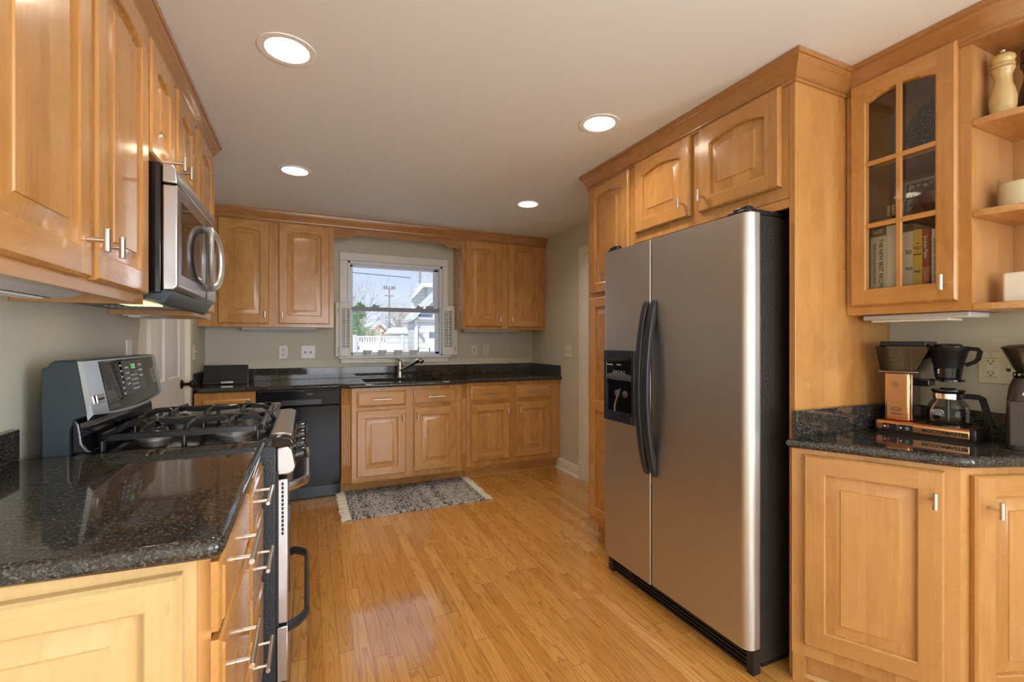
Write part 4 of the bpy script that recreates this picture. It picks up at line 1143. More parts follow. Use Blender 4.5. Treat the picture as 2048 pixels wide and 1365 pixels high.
# dispenser
fd = Fr((1.492, 2.078, .832), (0, -1, 0))              # u to the right in the picture
DW_, DH_ = .250, .376
b = MB(); b.fr = fd
for u0, u1, v0, v1 in ((0, .020, 0, DH_), (DW_ - .020, DW_, 0, DH_), (.02, DW_ - .02, 0, .042), (.02, DW_ - .02, DH_ - .034, DH_)): b.box((u0, v0, -.01), (u1, v1, .010))
b.fr = None; ds = part('dispenser', b, M['disp'], fd_, bev=.004, seg=2)
b = MB(); b.fr = fd; b.box((.02, .232, -.005), (DW_ - .02, DH_ - .034, .004)); b.fr = None; part('control_panel', b, M['black_glass'], ds)
b = MB(); b.fr = fd
vs = []; n = 12
for i in range(n + 1):
    q = i / n; u = .02 + (DW_ - .04) * q; h = .226 + .008 * math.sin(PI * q)
    vs += [(u, h - .008, .0), (u, h - .008, .012), (u, h + .006, .014), (u, h + .022, .006), (u, h + .022, .0)]
fs = [(5 * i + k, 5 * i + (k + 1) % 5, 5 * i + 5 + (k + 1) % 5, 5 * i + 5 + k) for i in range(n) for k in range(5)] + [(0, 1, 2, 3, 4), (5 * n, 5 * n + 1, 5 * n + 2, 5 * n + 3, 5 * n + 4)]
b.add(vs, fs); b.fr = None; part('visor', b, M['dark_plastic'], ds, bev=.001)
b = MB(); b.fr = fd; b.box((.02, .042, .0005), (DW_ - .02, .220, .002)); b.fr = None; part('recess', b, M['black_gloss'], ds)
b = MB(); b.fr = fd; b.box((.024, .046, .002), (.030, .205, .007)); b.box((.022, .042, .002), (DW_ - .022, .054, .012)); b.fr = None; part('drip_tray', b, M['disp'], ds, bev=.001)
b = MB()
for u, v in ((.11, .15), (.175, .15)):
    b.sphere(fd(u, v, .004), .022, 16, 8, .35, 1.0, .85)
part('paddle', b, M['dark_plastic'], ds)
b = MB(); b.fr = fd; vs = []
b.fr = None
b.tube([fd(.135, .175, .006), fd(.110, .120, .009), (fd(.094, .085, .008)), fd(.090, .052, .005)], .004, 8); part('water_tube', b, M['nickel'], ds)
text('badge', 'Kenmore', .014, Fr(fd(.048, .300, .0045), fd.U, fd.V), M['ink_white'], ds)
text('panel_lettering', 'THINSTYLE', .008, Fr(fd(.125, .300, .0045), fd.U, fd.V), M['ink_white'], ds)
b = MB(); b.fr = None
for k in range(5):
    c = fd(.080 + .022 * k, .252 + (.004 if k % 2 else 0), .0045); b.tube([c + fd.U * (.0085 * math.cos(q * PI / 8)) + fd.V * (.0065 * math.sin(q * PI / 8)) for q in range(16)], .0008, 6, closed=True)
for k in range(5): b.fr = fd; b.box((.075 + .022 * k, .266, .004), (.086 + .022 * k, .2685, .0049)); b.fr = None
part('panel_buttons', b, M['ink_white'], ds)
# toe grille, hinge covers
b = MB()
b.box((1.545, 1.20, .0), (1.562, 2.07, .088))
for i in range(5): b.box((1.528, 1.215, .010 + .0165 * i), (1.546, 2.062, .017 + .0165 * i))
b.box((1.522, 1.190, .0), (1.562, 1.218, .092)); b.box((1.522, 2.05, .0), (1.562, 2.085, .092)); gr = part('toe_grille', b, M['black'], t)
b = MB().lathe([(.034, 0), (.034, .004), (.028, .004), (.028, .001), (.014, .001), (.014, .005), (0, .005)], (1.529, 1.905, .056), 24, (-1, 0, 0)); part('filter_knob', b, M['black'], gr)
for y0, y1 in ((1.196, 1.30), (1.99, 2.09)):
    b = MB().prism([(1.505, y0 + .012), (1.515, y0), (1.70, y0), (1.712, y0 + .015), (1.712, y1 - .02), (1.56, y1 - .01), (1.512, y1)], 1.7365, 1.758); b.box((1.508, y0 + .005, 1.7405), (1.54, y1 - .03, 1.768)); part('hinge_cover', b, M['black'], t, bev=.005)

# ---------------------------------------------------------- glass fronted wall cabinet
XG = W - .305; GY0, GY1 = .745, 1.122; GZ0, GZ1 = 1.358, 2.262
frg = Fr((XG, 0, 0), (0, -1, 0))
t = thing('glass_cabinet', 'maple wall cabinet with an arched six-pane glass door, right of the refrigerator', 'cabinet', (2.12, .93, GZ0))
b = MB(); T = .018
b.box((XG + .018, GY0, GZ0), (W - .003, GY0 + T, GZ1)); b.box((XG + .018, GY1 - T, GZ0), (W - .003, GY1, GZ1)); b.box((W - .012, GY0 + T, GZ0), (W - .003, GY1 - T, GZ1)); b.box((XG + .018, GY0 + T, 1.380), (W - .012, GY1 - T, 1.398), (0, 1, 0)); b.box((XG + .018, GY0 + T, GZ1 - T), (W - .012, GY1 - T, GZ1), (0, 1, 0))
part('body', b, M['maple_in'], t)
for z in (1.704, 1.930): part('shelf', MB((0, 1, 0)).box((XG + .045, GY0 + T, z), (W - .012, GY1 - T, z + .018)), M['maple_in'], t)
b = MB(); b.box((XG, GY0, GZ0), (XG + .018, .795, GZ1)); b.box((XG, 1.078, GZ0), (XG + .018, GY1, GZ1)); b.box((XG, .795, GZ0), (XG + .018, 1.078, 1.425), (0, 1, 0)); b.box((XG, .795, 2.215), (XG + .018, 1.078, GZ1), (0, 1, 0)); part('face_frame', b, M['maple'], t)
GD = (.776, 1.100, 1.392, 2.254)
gfr = Fr((XG - .0015, GD[1], GD[2]), (0, -1, 0)); gw, gh = GD[1] - GD[0], GD[3] - GD[2]
gd = part('door', cab_door(gfr, gw, gh, sw=.052, rail=.058, rises=(.026,), glass=True), M['maple'], t)
um = gw / 2
def muntin(b, u0, u1, v0, v1): b.box((u0, v0, .004), (u1, v1, .018))
b = MB(); b.fr = gfr; b.box((um - .009, .05, .005), (um + .009, gh - .06, .019), (0, 1, 0))
for v in (.304, .541): b.box((.05, v - .009, .0045), (gw - .05, v + .009, .0185), (1, 0, 0))
b.fr = None; part('muntins', b, M['maple'], gd, bev=.003)
b = MB(); b.fr = gfr; b.box((.046, .052, .0005), (gw - .046, gh - .05, .0035)); b.fr = None; part('glass_pane', b, M['pane_dark'], gd)
t_knob(gfr, gw - .026, .060, .02, gd)
# curved end shelves
t = thing('corner_shelf', 'open quarter-round maple end shelves beside the glass cabinet', 'shelf', (2.13, .6, GZ0))
cxs, cys, R_ = W - .003, .7445, .300
def quarter(z0, z1, r_=R_):
    pl = [(cxs, cys), (cxs - r_, cys)] + [(cxs - r_ * math.cos(k * PI / 36), cys - r_ * math.sin(k * PI / 36)) for k in range(1, 19)]
    return MB((1, 0, 0)).prism(pl, z0, z1)
for z in (1.358, 1.660, 1.956): part('shelf', quarter(z, z + .0215), M['maple'], t, bev=.002)
b = quarter(2.225, 2.262, R_ + .003); part('top_panel', b, M['crown'], t)
b = MB().box((W - .013, cys - R_, 1.3796), (W - .003, cys, 2.2245)); part('back_panel', b, M['maple_in'], t)
path = [(XG - .0005, YP - .001), (XG - .0005, .745)] + [(cxs - (R_ + .0035) * math.cos(k * PI / 36), cys - (R_ + .0035) * math.sin(k * PI / 36)) for k in range(1, 18)]
crown('crown_molding', path, 'maple crown molding above the glass cabinet curving over the end shelves', 1)
light_bar_r = thing('under_cabinet_light', 'pale under-cabinet light below the glass door cabinet', 'light', (2.15, .96, 1.35), group='under-cabinet lights')
b = MB().box((2.04, .775, 1.338), (2.18, 1.10, 1.3575)); part('housing', b, M['light_bar'], light_bar_r, bev=.004)
b = MB().box((2.06, .84, 1.330), (2.16, 1.08, 1.3385)); part('diffuser', b, M['plate_white'], light_bar_r, bev=.002)

# things inside the glass cabinet
ZB = 1.3985; XK = XG + .050
def book(label, y1, w, h, cov, spine=(), d=.19, x0=XK, titles=(), extra=None):
    """upright book; y1 is its left side as seen, spine faces the room"""
    t = thing('book', label, 'book', (x0 + d / 2, y1 - w / 2, ZB), group='cookbooks behind the glass door')
    b = MB(); e = .0018
    b.box((x0, y1 - w, ZB), (x0 + d, y1 - w + e, ZB + h)); b.box((x0, y1 - e, ZB), (x0 + d, y1, ZB + h)); b.box((x0, y1 - w + e, ZB), (x0 + e, y1 - e, ZB + h)); cv = part('cover', b, cov, t, bev=.0006)
    part('pages', MB().box((x0 + e, y1 - w + e, ZB + .003), (x0 + d - .004, y1 - e, ZB + h - .003)), M['paper'], t)
    for z0, z1, m in spine: part('spine_band', MB().box((x0 - .0005, y1 - w, ZB + z0), (x0 + .0002, y1, ZB + z1)), m, cv)
    for (body, size, uu, v, vert, m, sx) in titles:
        f0 = Fr((x0 - .0008, y1 - w / 2 - uu, ZB + v), (0, -1, 0)) if not vert else Fr((x0 - .0008, y1 - w / 2 - uu, ZB + v), (0, 0, -1), (0, -1, 0))
        text('title', body, size, f0, m, cv, sx=sx, bold=.0002)
    return t
M['paper'] = plain('book_paper', (.70, .66, .56), .8, noise=.06, scale=200)
cv = {k: plain('cover_' + k, c, .35, noise=.04, scale=20) for k, c in dict(black=(.02, .018, .016), cream=(.80, .75, .56), pale=(.78, .79, .66), ivory=(.80, .76, .60), yellow=(.80, .58, .10), red=(.30, .06, .03), brown=(.22, .07, .04), white=(.80, .77, .68), orange=(.52, .14, .05), olive=(.14, .13, .07), choc=(.08, .045, .02)).items()}
book('thin black book at the left end of the shelf behind the glass', 1.082, .016, .285, cv['black'])
book('thick cream cookbook with a dark band on top and a long vertical title', 1.0650, .054, .300, cv['cream'], [(.264, .300, cv['choc'])], titles=[('THE NEW BEST RECIPE', .0190, .010, .158, True, M['ink_black'], .98), ('FROM THE EDITORS OF COOKS ILLUSTRATED', .0080, -.012, .158, True, M['ink_black'], .95), ('ALL-NEW\nEDITION', .0085, 0, .282, False, M['ink_white'], 1)])
book('plain pale green book right of the thick cream cookbook', 1.0100, .046, .298, cv['pale'])
book('wide ivory book with an olive band and the number 30', .9630, .038, .290, cv['ivory'], [(.262, .290, cv['olive'])], titles=[('30', .022, .004, .185, False, M['ink_black'], 1), ('Menus for\nevery day', .0052, .006, .125, False, M['ink_black'], 1)])
book('yellow cookbook with dark title beside a dark red one', .9240, .027, .264, cv['yellow'], titles=[('THE', .0045, 0, .212, False, M['ink_black'], 1), ('Foods &\nWines', .0072, 0, .196, False, M['ink_red'], 1), ('OF', .0045, 0, .182, False, M['ink_black'], 1), ('SPAIN', .0090, 0, .172, False, M['ink_black'], .95), ('PENELOPE\nCASAS', .0046, 0, .110, False, M['ink_black'], 1)], x0=XK - .004)
book('dark red cookbook with a white vertical title and an orange base', .8965, .0205, .262, cv['red'], [(0, .125, cv['orange'])], titles=[('Jacques Pépin', .0150, 0, .195, True, M['ink_white'], .98), ('Fast Food', .0150, 0, .082, True, plain('orange_print', (.80, .36, .18), .5, noise=.02), .98)], x0=XK - .004)
book('thin brown book between the dark red and the white cookbooks', .8755, .006, .258, cv['brown'], x0=XK - .003)
book('thin white cookbook with a black vertical title at the right end of the shelf', .8690, .022, .256, cv['white'], titles=[('COOKIE REVOLUTION', .0160, 0, .145, True, M['ink_black'], .95)], x0=XK - .005)
# middle shelf
ZM = 1.7225
single('notebook', MB().box((XK, .99, ZM + .0002), (XK + .15, 1.085, ZM + .010)), cv['black'], 'thin black notebook lying on the middle shelf at the left behind the glass', 'notebook', bev=.001)
t = thing('photo_frame', 'ornate silver scrollwork frame leaning on the middle shelf', 'frame', (2.15, .93, ZM + .001))
ff = Fr((2.125, 1.012, ZM + .001), (0, -1, 0), (.18, 0, 1)); fw, fh = .225, .155
b = MB(); b.fr = ff
for u0, u1, v0, v1 in ((0, .012, 0, fh), (fw - .012, fw, 0, fh), (.012, fw - .012, fh - .012, fh), (.012, fw - .012, 0, .012)): b.box((u0, v0, 0), (u1, v1, .014))
b.fr = None; part('frame_edge', b, M['tin'], t, bev=.002)
b = MB(); b.fr = ff; b.box((.012, .012, 0), (fw - .012, fh - .012, .008)); b.fr = None; part('mat_board', b, cv['olive'], t)
b = MB()
for k in range(9):
    for (u, v) in ((.026, .02 + .0145 * k), (.03 + .021 * k, fh - .026), (fw - .026, .02 + .0145 * k)):
        c = ff(u, v, .010); sgn = 1 if k % 2 else -1
        b.tube([c + ff.U * (.0095 * math.exp(-q * .13) * math.cos(sgn * q * .62)) + ff.V * (.0095 * math.exp(-q * .13) * math.sin(sgn * q * .62)) for q in range(16)], .0019, 6)
part('scrollwork', b, M['tin'], t)
b = MB(); b.fr = ff; b.box((.040, .014, .008), (fw - .040, fh - .042, .0095)); b.fr = None; part('picture', b, plain('plum_picture', (.16, .06, .06), .15, noise=.2, scale=12), t)
b = MB().lathe([(.0, 0), (.030, 0), (.034, .004), (.052, .040), (.056, .062), (.054, .063), (.048, .040), (.03, .008), (0, .006)], (2.052, .868, ZM + .0003), 28); single('bowl', b, plain('dark_red_glaze', (.14, .035, .03), .12, noise=.1), 'dark red glazed bowl in front of the silver frame', 'bowl')
b = MB()
for k in range(3): b.lathe([(.007, 0), (.008, .06), (.0085, .078), (0, .082)], (2.14, 1.060 - .0162 * k, ZM + .0003), 12)
single('wooden_box', b, M['maple_pale'], 'small ribbed wooden box in the left corner of the middle shelf', 'box')
# top shelf
b = MB().lathe([(0, 0), (.05, .001), (.088, .008), (.113, .019), (.115, .022), (.110, .022), (.086, .013), (.05, .006), (0, .005)], (2.150, .884, 1.9485 + .112), 40, (-.965, 0, .26)); single('platter', b, M['speck'], 'round speckled grey platter leaning on the top shelf behind the glass', 'platter')

# ---------------------------------------------------------- coffee corner base cabinet and worktop
Q0, Q1, Q2 = Vector((1.605, 1.1215)), Vector((1.839, .703)), Vector((2.012, .638))
e1 = (Q1 - Q0).normalized(); m1 = Vector((-e1.y, e1.x)); e2 = (Q2 - Q1).normalized(); m2 = Vector((-e2.y, e2.x))
Q3 = Q2 + e2 * ((W - .003 - Q2.x) / e2.x)
A1 = Vector((1.633, 1.137)); K1 = Vector((1.861, .729)); K2 = K1 + e2 * ((W - .003 - K1.x) / e2.x)
A1 = A1 + e1 * ((1.1225 - A1.y) / e1.y)
UO = (Vector((1.633, 1.137)) - A1).length
t = thing('base_cabinet', 'angled maple corner cabinet with two plain-topped doors under the coffee maker', 'cabinet', (1.95, .92, 0))
KK = Vector((1.861, .729))
def off2(p, d): return p + m1 * d if p is A1 else p
b = MB().prism([tuple(A1), tuple(K1), tuple(K2), (W - .003, 1.1225)], .105, .863)
ta, tk, tb = A1 + m1 * .07 + e1 * 0, KK + (m1 + m2).normalized() * .075, K2 + m2 * .07
ta = Vector((ta.x, 1.1225))
b.prism([tuple(ta), tuple(tk), (W - .003, tk.y + e2.y / e2.x * (W - .003 - tk.x)), (W - .003, 1.1225)], 0, .105)
b.prism([(A1.x + .004, 1.1225), (A1.x + .019, 1.088), (A1.x + .060, 1.106), (A1.x + .06, 1.1225)], 0, .105)
part('body', b, M['maple'], t)
b = MB(); b.molding([tuple(ta), tuple(tk), (W - .003, tk.y + e2.y / e2.x * (W - .003 - tk.x))], [(0, 0), (.014, 0), (.012, .008), (.006, .014), (0, .014)], 1); part('shoe_molding', b, M['maple'], t)
f1 = Fr((1.633, 1.137, 0), (e1.x, e1.y, 0)); f2 = Fr((KK.x, KK.y, 0), (e2.x, e2.y, 0))
add_door(t, f1, .054, .154, .375, .690, (.349, .603), rises=(0,), sw=.062, rail=.062)
add_door(t, f2, .030, .154, .320, .684, (.040, .590), rises=(0,), sw=.062, rail=.062)
t = thing('countertop', 'black granite worktop with angled front under the coffee maker and grinder', 'countertop', (2.0, .9, CTR - .036))
poly = rounded([tuple(Q0), tuple(Q1), tuple(Q3), (W - .003, 1.1215)], {1}, .03)
b = MB().slab(poly, CTR - .036, CTR, .016); part('stone_top', b, M['granite'], t)
b = MB(); b.box((1.640, 1.102, CTR), (W - .023, 1.1222, CTR + .098)); b.box((W - .023, .545, CTR), (W - .003, 1.1222, CTR + .098)); part('backsplash', b, M['granite'], t, bev=.002)

# ---------------------------------------------------------- coffee maker
O_ = Vector((2.058, 1.063, CTR + .001)); uc = Vector((.164, -.986, 0)).normalized()
fc = Fr(O_, uc)                                       # u along the front, v up, w towards the room
t = thing('coffee_maker', 'copper drip coffee maker with glass carafe and water tank, left of the grinder', 'coffee maker', tuple(O_ - fc.N * .07 + fc.U * .13))
def fcb(b, u0, u1, v0, v1, w0, w1): b.fr = fc; b.box((u0, v0, w0), (u1, v1, w1)); b.fr = None; return b
DP = -.145
b = MB(); b.fr = fc; b.prism([(0, .012), (0, .040), (-.010, .046), (DP, .046), (DP, .006), (-.006, .006)][::-1], 0, .268, 'x'); b.fr = None
# prism along u: section given as (v?, w?) needs swapping, so build it explicitly
b = MB(); sec = [(.0, .010), (.002, .036), (-.008, .0465), (DP, .0465), (DP, .006), (-.006, .006)]; n = len(sec)
b.add([fc(u, v, w) for u in (0, .268) for (w, v) in sec], [tuple(range(n)), tuple(range(n, 2 * n))] + [(i, (i + 1) % n, (i + 1) % n + n, i + n) for i in range(n)])
base = part('base', b, M['copper'], t, bev=.004, seg=3)
part('end_cap', fcb(MB(), .2685, .284, .004, .046, DP, -.003), M['black'], t, bev=.004)
part('foot_plate', fcb(MB(), .004, .280, .0, .006, DP + .004, -.008), M['black'], t)
part('end_cap', fcb(MB(), -.004, -.0003, .008, .044, DP, -.003), M['black'], t, bev=.0015)
for u0, u1, mk, ul in ((.022, .068, 'ink_red', .040), (.072, .116, 'blue_glass', .100)):
    sw = part('switch', fcb(MB(), u0, u1, .012, .036, -.003, .0035), M['black'], base, bev=.0015)
    part('rocker', fcb(MB(), ul - .007, ul + .004, .018, .030, .0035, .0050), M[mk], sw)
    b = MB(); b.cyl(fc(u0 + .007, .024, .003), fc(u0 + .007, .024, .0046), .0035, 12); part('symbol', b, M['ink_white'], sw)
text('lettering', 'MOCCAMASTER', .0165, Fr(fc(.203, .024, .0022), fc.U, fc.V), M['ink_black'], base, sx=1.05, bold=.0006)
# tower
TW0, TW1, TD0, TD1 = .020, .100, -.135, -.020
tw = part('tower', fcb(MB(), TW0, TW1, .0468, .235, TD0, TD1), M['copper'], t, bev=.010, seg=4)
text('emblem', 'Technivorm\nMoccamaster', .0052, Fr(fc(.058, .092, TD1 + .0002), fc.U, fc.V), M['ink_black'], tw)
b = MB(); b.tube([fc(.058 + .016 * math.cos(q * PI / 12), .092 + .0075 * math.sin(q * PI / 12), TD1 + .0004) for q in range(24)], .0008, 6, closed=True); part('emblem_ring', b, M['ink_black'], tw)
text('signature', 'Clubline', .011, Fr(fc(.058, .074, TD1 + .0002), fc.U, fc.V), M['ink_black'], tw, font_shear=.4)
b = MB(); b.tube([fc(.056 + .0085 * math.cos(q * PI / 12), .187 + .0105 * math.sin(q * PI / 12), TD1 + .0004) for q in range(24)], .0006, 6, closed=True)
for k in range(3): b.cyl(fc(.0505, .183 + .004 * k, TD1 + .0004), fc(.0615, .183 + .004 * k, TD1 + .0004), .0006, 6)
part('crest', b, M['ink_black'], tw)
part('side_cover', fcb(MB(), TW1 - .001, TW1 + .004, .050, .232, TD0 + .006, TD1 - .012), M['copper_side'], tw, bev=.002)
# tank
b = MB(); v0, v1 = .238, .335
lo = [(.012, -.012), (.122, -.012), (.122, -.142), (.012, -.142)]; hi = [(-.002, -.002), (.165, -.002), (.165, -.146), (-.002, -.146)]
def ring(pl, v): return [fc(u, v, w) for u, w in pl]
def shrink(pl, d): return [(pl[0][0] + d, pl[0][1] - d), (pl[1][0] - d, pl[1][1] - d), (pl[2][0] - d, pl[2][1] + d), (pl[3][0] + d, pl[3][1] + d)]
vs = ring(lo, v0) + ring(hi, v1) + ring(shrink(hi, .003), v1) + ring(shrink(lo, .003), v0 + .003)
b.add(vs, [(k * 4 + i, k * 4 + (i + 1) % 4, k * 4 + 4 + (i + 1) % 4, k * 4 + 4 + i) for k in range(3) for i in range(4)] + [(0, 1, 2, 3), (12, 13, 14, 15)])
tk_ = part('water_tank', b, M['tank'], t)
part('tank_rim', fcb(MB(), .006, .126, .2335, .239, -.145, -.008), M['chrome'], tk_, bev=.002)
part('riser_tube', MB().cyl(fc(.085, .24, -.05), fc(.085, .334, -.05), .015, 20), M['jar'], tk_)
b = MB(); b.fr = fc
for k in range(5): b.box((.040, .256 + .0165 * k, -.0035), (.052, .2572 + .0165 * k, -.002))
b.fr = None; part('scale_marks', b, M['ink_black'], tk_)
for k, (l, r) in enumerate((('4', '2'), ('6', '4'), ('8', '6'), ('10', '8'), ('1.25', '10'))):
    for s_, uu in ((l, .033), (r, .059)): text('scale_number', s_, .0075, Fr(fc(uu, .2565 + .0165 * k, -.0015), fc.U, fc.V), M['ink_black'], tk_)
part('tank_lid', fcb(MB(), .008, .150, .335, .354, -.142, -.008), M['black_gloss'], t, bev=.003)
# brew basket on its arm
CC = fc(.196, 0, -.072); ax = (0, 0, 1)
part('arm', fcb(MB(), TW1 + .003, .152, .185, .212, -.11, -.035), M['black_gloss'], t, bev=.004)
b = MB().lathe([(.030, .214), (.034, .214), (.036, .222), (.038, .250), (.054, .316), (.058, .322), (.058, .334), (.054, .336), (.050, .336), (.034, .250), (.030, .222)], CC, 40, closed=True); bk = part('brew_basket', b, M['matt_black'], t)
part('basket_window', MB().lathe([(.0365, .222), (.0400, .256), (.0405, .256), (.0372, .222)], CC, 40, closed=True), M['black_gloss'], bk)
part('basket_lid', MB().lathe([(.0, .346), (.030, .346), (.038, .343), (.040, .337), (.058, .336), (.058, .3345), (0, .3345)], CC, 40), M['black_gloss'], bk)
part('basket_ring', MB().lathe([(.046, .208), (.046, .214), (.024, .214), (.024, .205), (.030, .205)], CC, 40), M['black_gloss'], bk)
pb = [CC + fc.U * a + Vector((0, 0, z)) for a, z in ((.056, .328), (.078, .326), (.084, .318), (.080, .292), (.070, .280), (.046, .268))]
part('basket_handle', MB().tube(pb, .005, 8, sec=[(.0035, -.007), (.0035, .007), (-.0035, .007), (-.0035, -.007)], up=fc.N), M['matt_black'], bk)
text('lettering', 'one', .011, Fr(CC + fc.N * .0395 - fc.U * .018 + Vector((0, 0, .245)), (0, 0, 1), -fc.U), M['ink_white'], bk)
# hot plate and carafe
part('hot_plate', MB().lathe([(.062, 0), (.062, .004), (.058, .006), (0, .006)], CC + Vector((0, 0, .0468)), 40), M['black_gloss'], t)
gp = [(.0, .053), (.050, .053), (.0585, .058), (.062, .072), (.061, .098), (.056, .118), (.046, .135), (.041, .142), (.041, .165), (.0395, .165), (.0395, .142), (.0445, .134), (.0545, .117), (.0594, .098), (.0604, .073), (.057, .060), (.049, .0555), (0, .0555)]
cr = part('carafe', MB().lathe(gp, CC, 48), M['carafe'], t)
part('carafe_band', MB().lathe([(.0416, .144), (.0425, .144), (.0425, .163), (.0416, .163)], CC, 48, closed=True), M['chrome'], cr)
part('carafe_lid', MB().lathe([(0, .184), (.020, .183), (.022, .179), (.046, .177), (.0475, .172), (.044, .166), (.038, .164), (.036, .152), (0, .152)], CC, 40), M['black_gloss'], cr)
ph = [CC + fc.U * a + Vector((0, 0, z)) for a, z in ((.041, .155), (.060, .156), (.080, .155), (.090, .150), (.096, .125), (.104, .085), (.107, .068))]
part('carafe_handle', MB().tube(ph, .006, 8, sec=[(.0065, -.009), (.0065, .009), (-.0065, .009), (-.0065, -.009)], up=fc.N), M['matt_black'], cr)
part('mixing_tube', MB().cyl(CC + Vector((0, 0, .060)), CC + Vector((0, 0, .155)), .007, 12), M['black_gloss'], cr)
fcar = Fr(CC + fc.N * .0618 - fc.U * .012 + Vector((0, 0, .098)), (fc.U + fc.N * .22), (0, 0, 1))
text('carafe_emblem', 'Technivorm\nHolland', .0062, Fr(fcar.O + fcar.N * .003, fcar.U), M['ink_white'], cr)
b = MB(); b.tube([fcar(.016 * math.cos(q * PI / 12), .0085 * math.sin(q * PI / 12), .003) for q in range(24)], .0008, 6, closed=True); b.cyl(fcar(-.017, -.012, .003), fcar(.017, -.012, .003), .0006, 6); part('emblem_ring', b, M['ink_white'], cr)
b = MB()
for k in range(9):
    a0 = math.radians(14); z = .066 + .0062 * k; r_ = .0618 if k < 6 else .0595
    p = CC + fc.U * (r_ * math.cos(a0 + .25)) + fc.N * (r_ * math.sin(a0 + .25)); q = CC + fc.U * (r_ * math.cos(a0)) + fc.N * (r_ * math.sin(a0))
    b.cyl(p + Vector((0, 0, z)), q + Vector((0, 0, z)), .0007, 6)
part('cup_marks', b, M['ink_white'], cr)
# power cord behind the base
b = MB().tube([fc(.01, .03, -.146), fc(-.015, .02, -.150), fc(-.022, .004, -.14), fc(-.018, .004, -.09)], .003, 8); part('cord', b, M['black'], t)

# ---------------------------------------------------------- coffee grinder
G0 = Vector((2.190, .672, CTR + .001))
t = thing('coffee_grinder', 'brown-black burr coffee grinder with a smoky bean hopper by the wall outlet', 'coffee grinder', tuple(G0))
ug = Vector((.28, -.96, 0)).normalized(); fg = Fr(G0, ug)
def rr(hw, dn, df, R_, n=6):
    out = []
    for cx_, cy_, a0 in ((hw - R_, df - R_, 0), (-hw + R_, df - R_, 90), (-hw + R_, -dn + R_, 180), (hw - R_, -dn + R_, 270)):
        for k in range(n + 1): a = math.radians(a0 + 90 * k / n); out.append((cx_ + R_ * math.cos(a), cy_ + R_ * math.sin(a)))
    return out
M['grinder'] = plain('brown_black_shell', (.030, .022, .019), .30, noise=.08, scale=60)
b = MB(); vs = []; lv = [(0, .064, .068), (.03, .064, .068), (.16, .060, .064), (.200, .056, .058), (.222, .050, .050), (.232, .046, .046)]
for v, hw, hd in lv: vs += [fg(x, v, y) for x, y in rr(hw, hd, hd, .028)]
n = len(rr(.06, .06, .06, .028)); fs = [(k * n + i, k * n + (i + 1) % n, (k + 1) * n + (i + 1) % n, (k + 1) * n + i) for k in range(len(lv) - 1) for i in range(n)] + [tuple(range(n)), tuple(range((len(lv) - 1) * n, len(lv) * n))]
b.add(vs, fs); gb = part('body', b, M['grinder'], t, ang=50)
b = MB(); b.fr = fg; b.box((-.052, .012, .066), (.052, .158, .070)); b.fr = None; part('grounds_bin', b, plain('grounds_bin', (.045, .034, .032), .22, noise=.06), t, bev=.004)
b = MB().lathe([(.046, .232), (.048, .236), (.048, .250), (.044, .252), (0, .252)], G0, 40); part('adjust_collar', b, M['black_gloss'], t)
b = MB()
for k in range(8): a = k * .32 + 2.4; b.cyl(G0 + Vector((.0478 * math.cos(a), .0478 * math.sin(a), .244)), G0 + Vector((.0488 * math.cos(a), .0488 * math.sin(a), .244)), .0028, 8)
part('dial_marks', b, M['ink_white'], t)
b = MB().lathe([(.040, .2525), (.046, .262), (.074, .330), (.0725, .330), (.0445, .262), (.0385, .2535)], G0, 44, closed=True); part('hopper', b, M['hopper'], t)
b = MB().lathe([(.0755, .3305), (.0755, .335), (.060, .342), (.02, .346), (0, .346)], G0, 44); part('hopper_lid', b, M['grinder'], t)
text('lettering', 'Encore', .022, Fr(fg(.006, .186, .0622), fg.U, (0, .0, 1)), M['ink_white'], gb, font_shear=.35, bold=.0005, depth=.0008)
b = MB()
for k in range(3): b.fr = fg; b.box((-.018 + .014 * k, .165, .063), (-.010 + .014 * k, .1675, .0652))
b.fr = None; part('stripe_marks', b, M['ink_white'], gb)

# ---------------------------------------------------------- things on the end shelves
def mill(label, x, y, z, k, mat, kh=1.0):
    t = thing('pepper_mill', label, 'pepper mill', (x, y, z), 0)
    pr = [(.036, 0), (.036, .008), (.033, .011), (.0345, .018), (.031, .024), (.0325, .034), (.0335, .060), (.029, .088), (.0225, .110), (.021, .130), (.025, .148), (.0285, .152), (.0285, .158), (.026, .160)]
    b = MB().lathe([(r * k, h * k * kh) for r, h in pr] + [(0, .160 * k * kh)], (x, y, z), 36); part('body', b, mat, t, ang=50)
    pr = [(.024, .1605), (.029, .164), (.029, .172), (.0255, .176), (.030, .186), (.029, .196), (.021, .205), (.010, .209), (0, .210)]
    b = MB().lathe([(r * k, h * k * kh) for r, h in pr], (x, y, z), 36); part('head', b, mat, t, ang=50)
    b = MB().lathe([(.0035, .209), (.0035, .212), (.007, .214), (.0075, .219), (.004, .223), (0, .2235)], (x, y, z), 16); 
    for i in range(len(b.v)): b.v[i].z = z + (b.v[i].z - z) * k * kh
    part('crank_nut', b, M['chrome'], t)
mill('pale beech pepper mill with a metal nut on the top corner shelf', 2.056, .700, 1.978, 1.0, M['mill'])
mill('dark walnut pepper mill to the right of the pale one on the top corner shelf', 2.140, .655, 1.978, 1.12, M['mill_dark'])
t = thing('candle', 'large cream candle in a glass jar on the middle corner shelf', 'candle', (2.112, .666, 1.6817))
C_ = (2.112, .666, 1.6817)
part('jar', MB().lathe([(0, 0), (.063, 0), (.066, .004), (.066, .110), (.0635, .110), (.0635, .005), (0, .004)], C_, 48), M['jar'], t)
part('wax', MB().lathe([(0, .0045), (.0628, .0052), (.0632, .084), (.058, .086), (0, .085)], C_, 48), M['wax'], t)
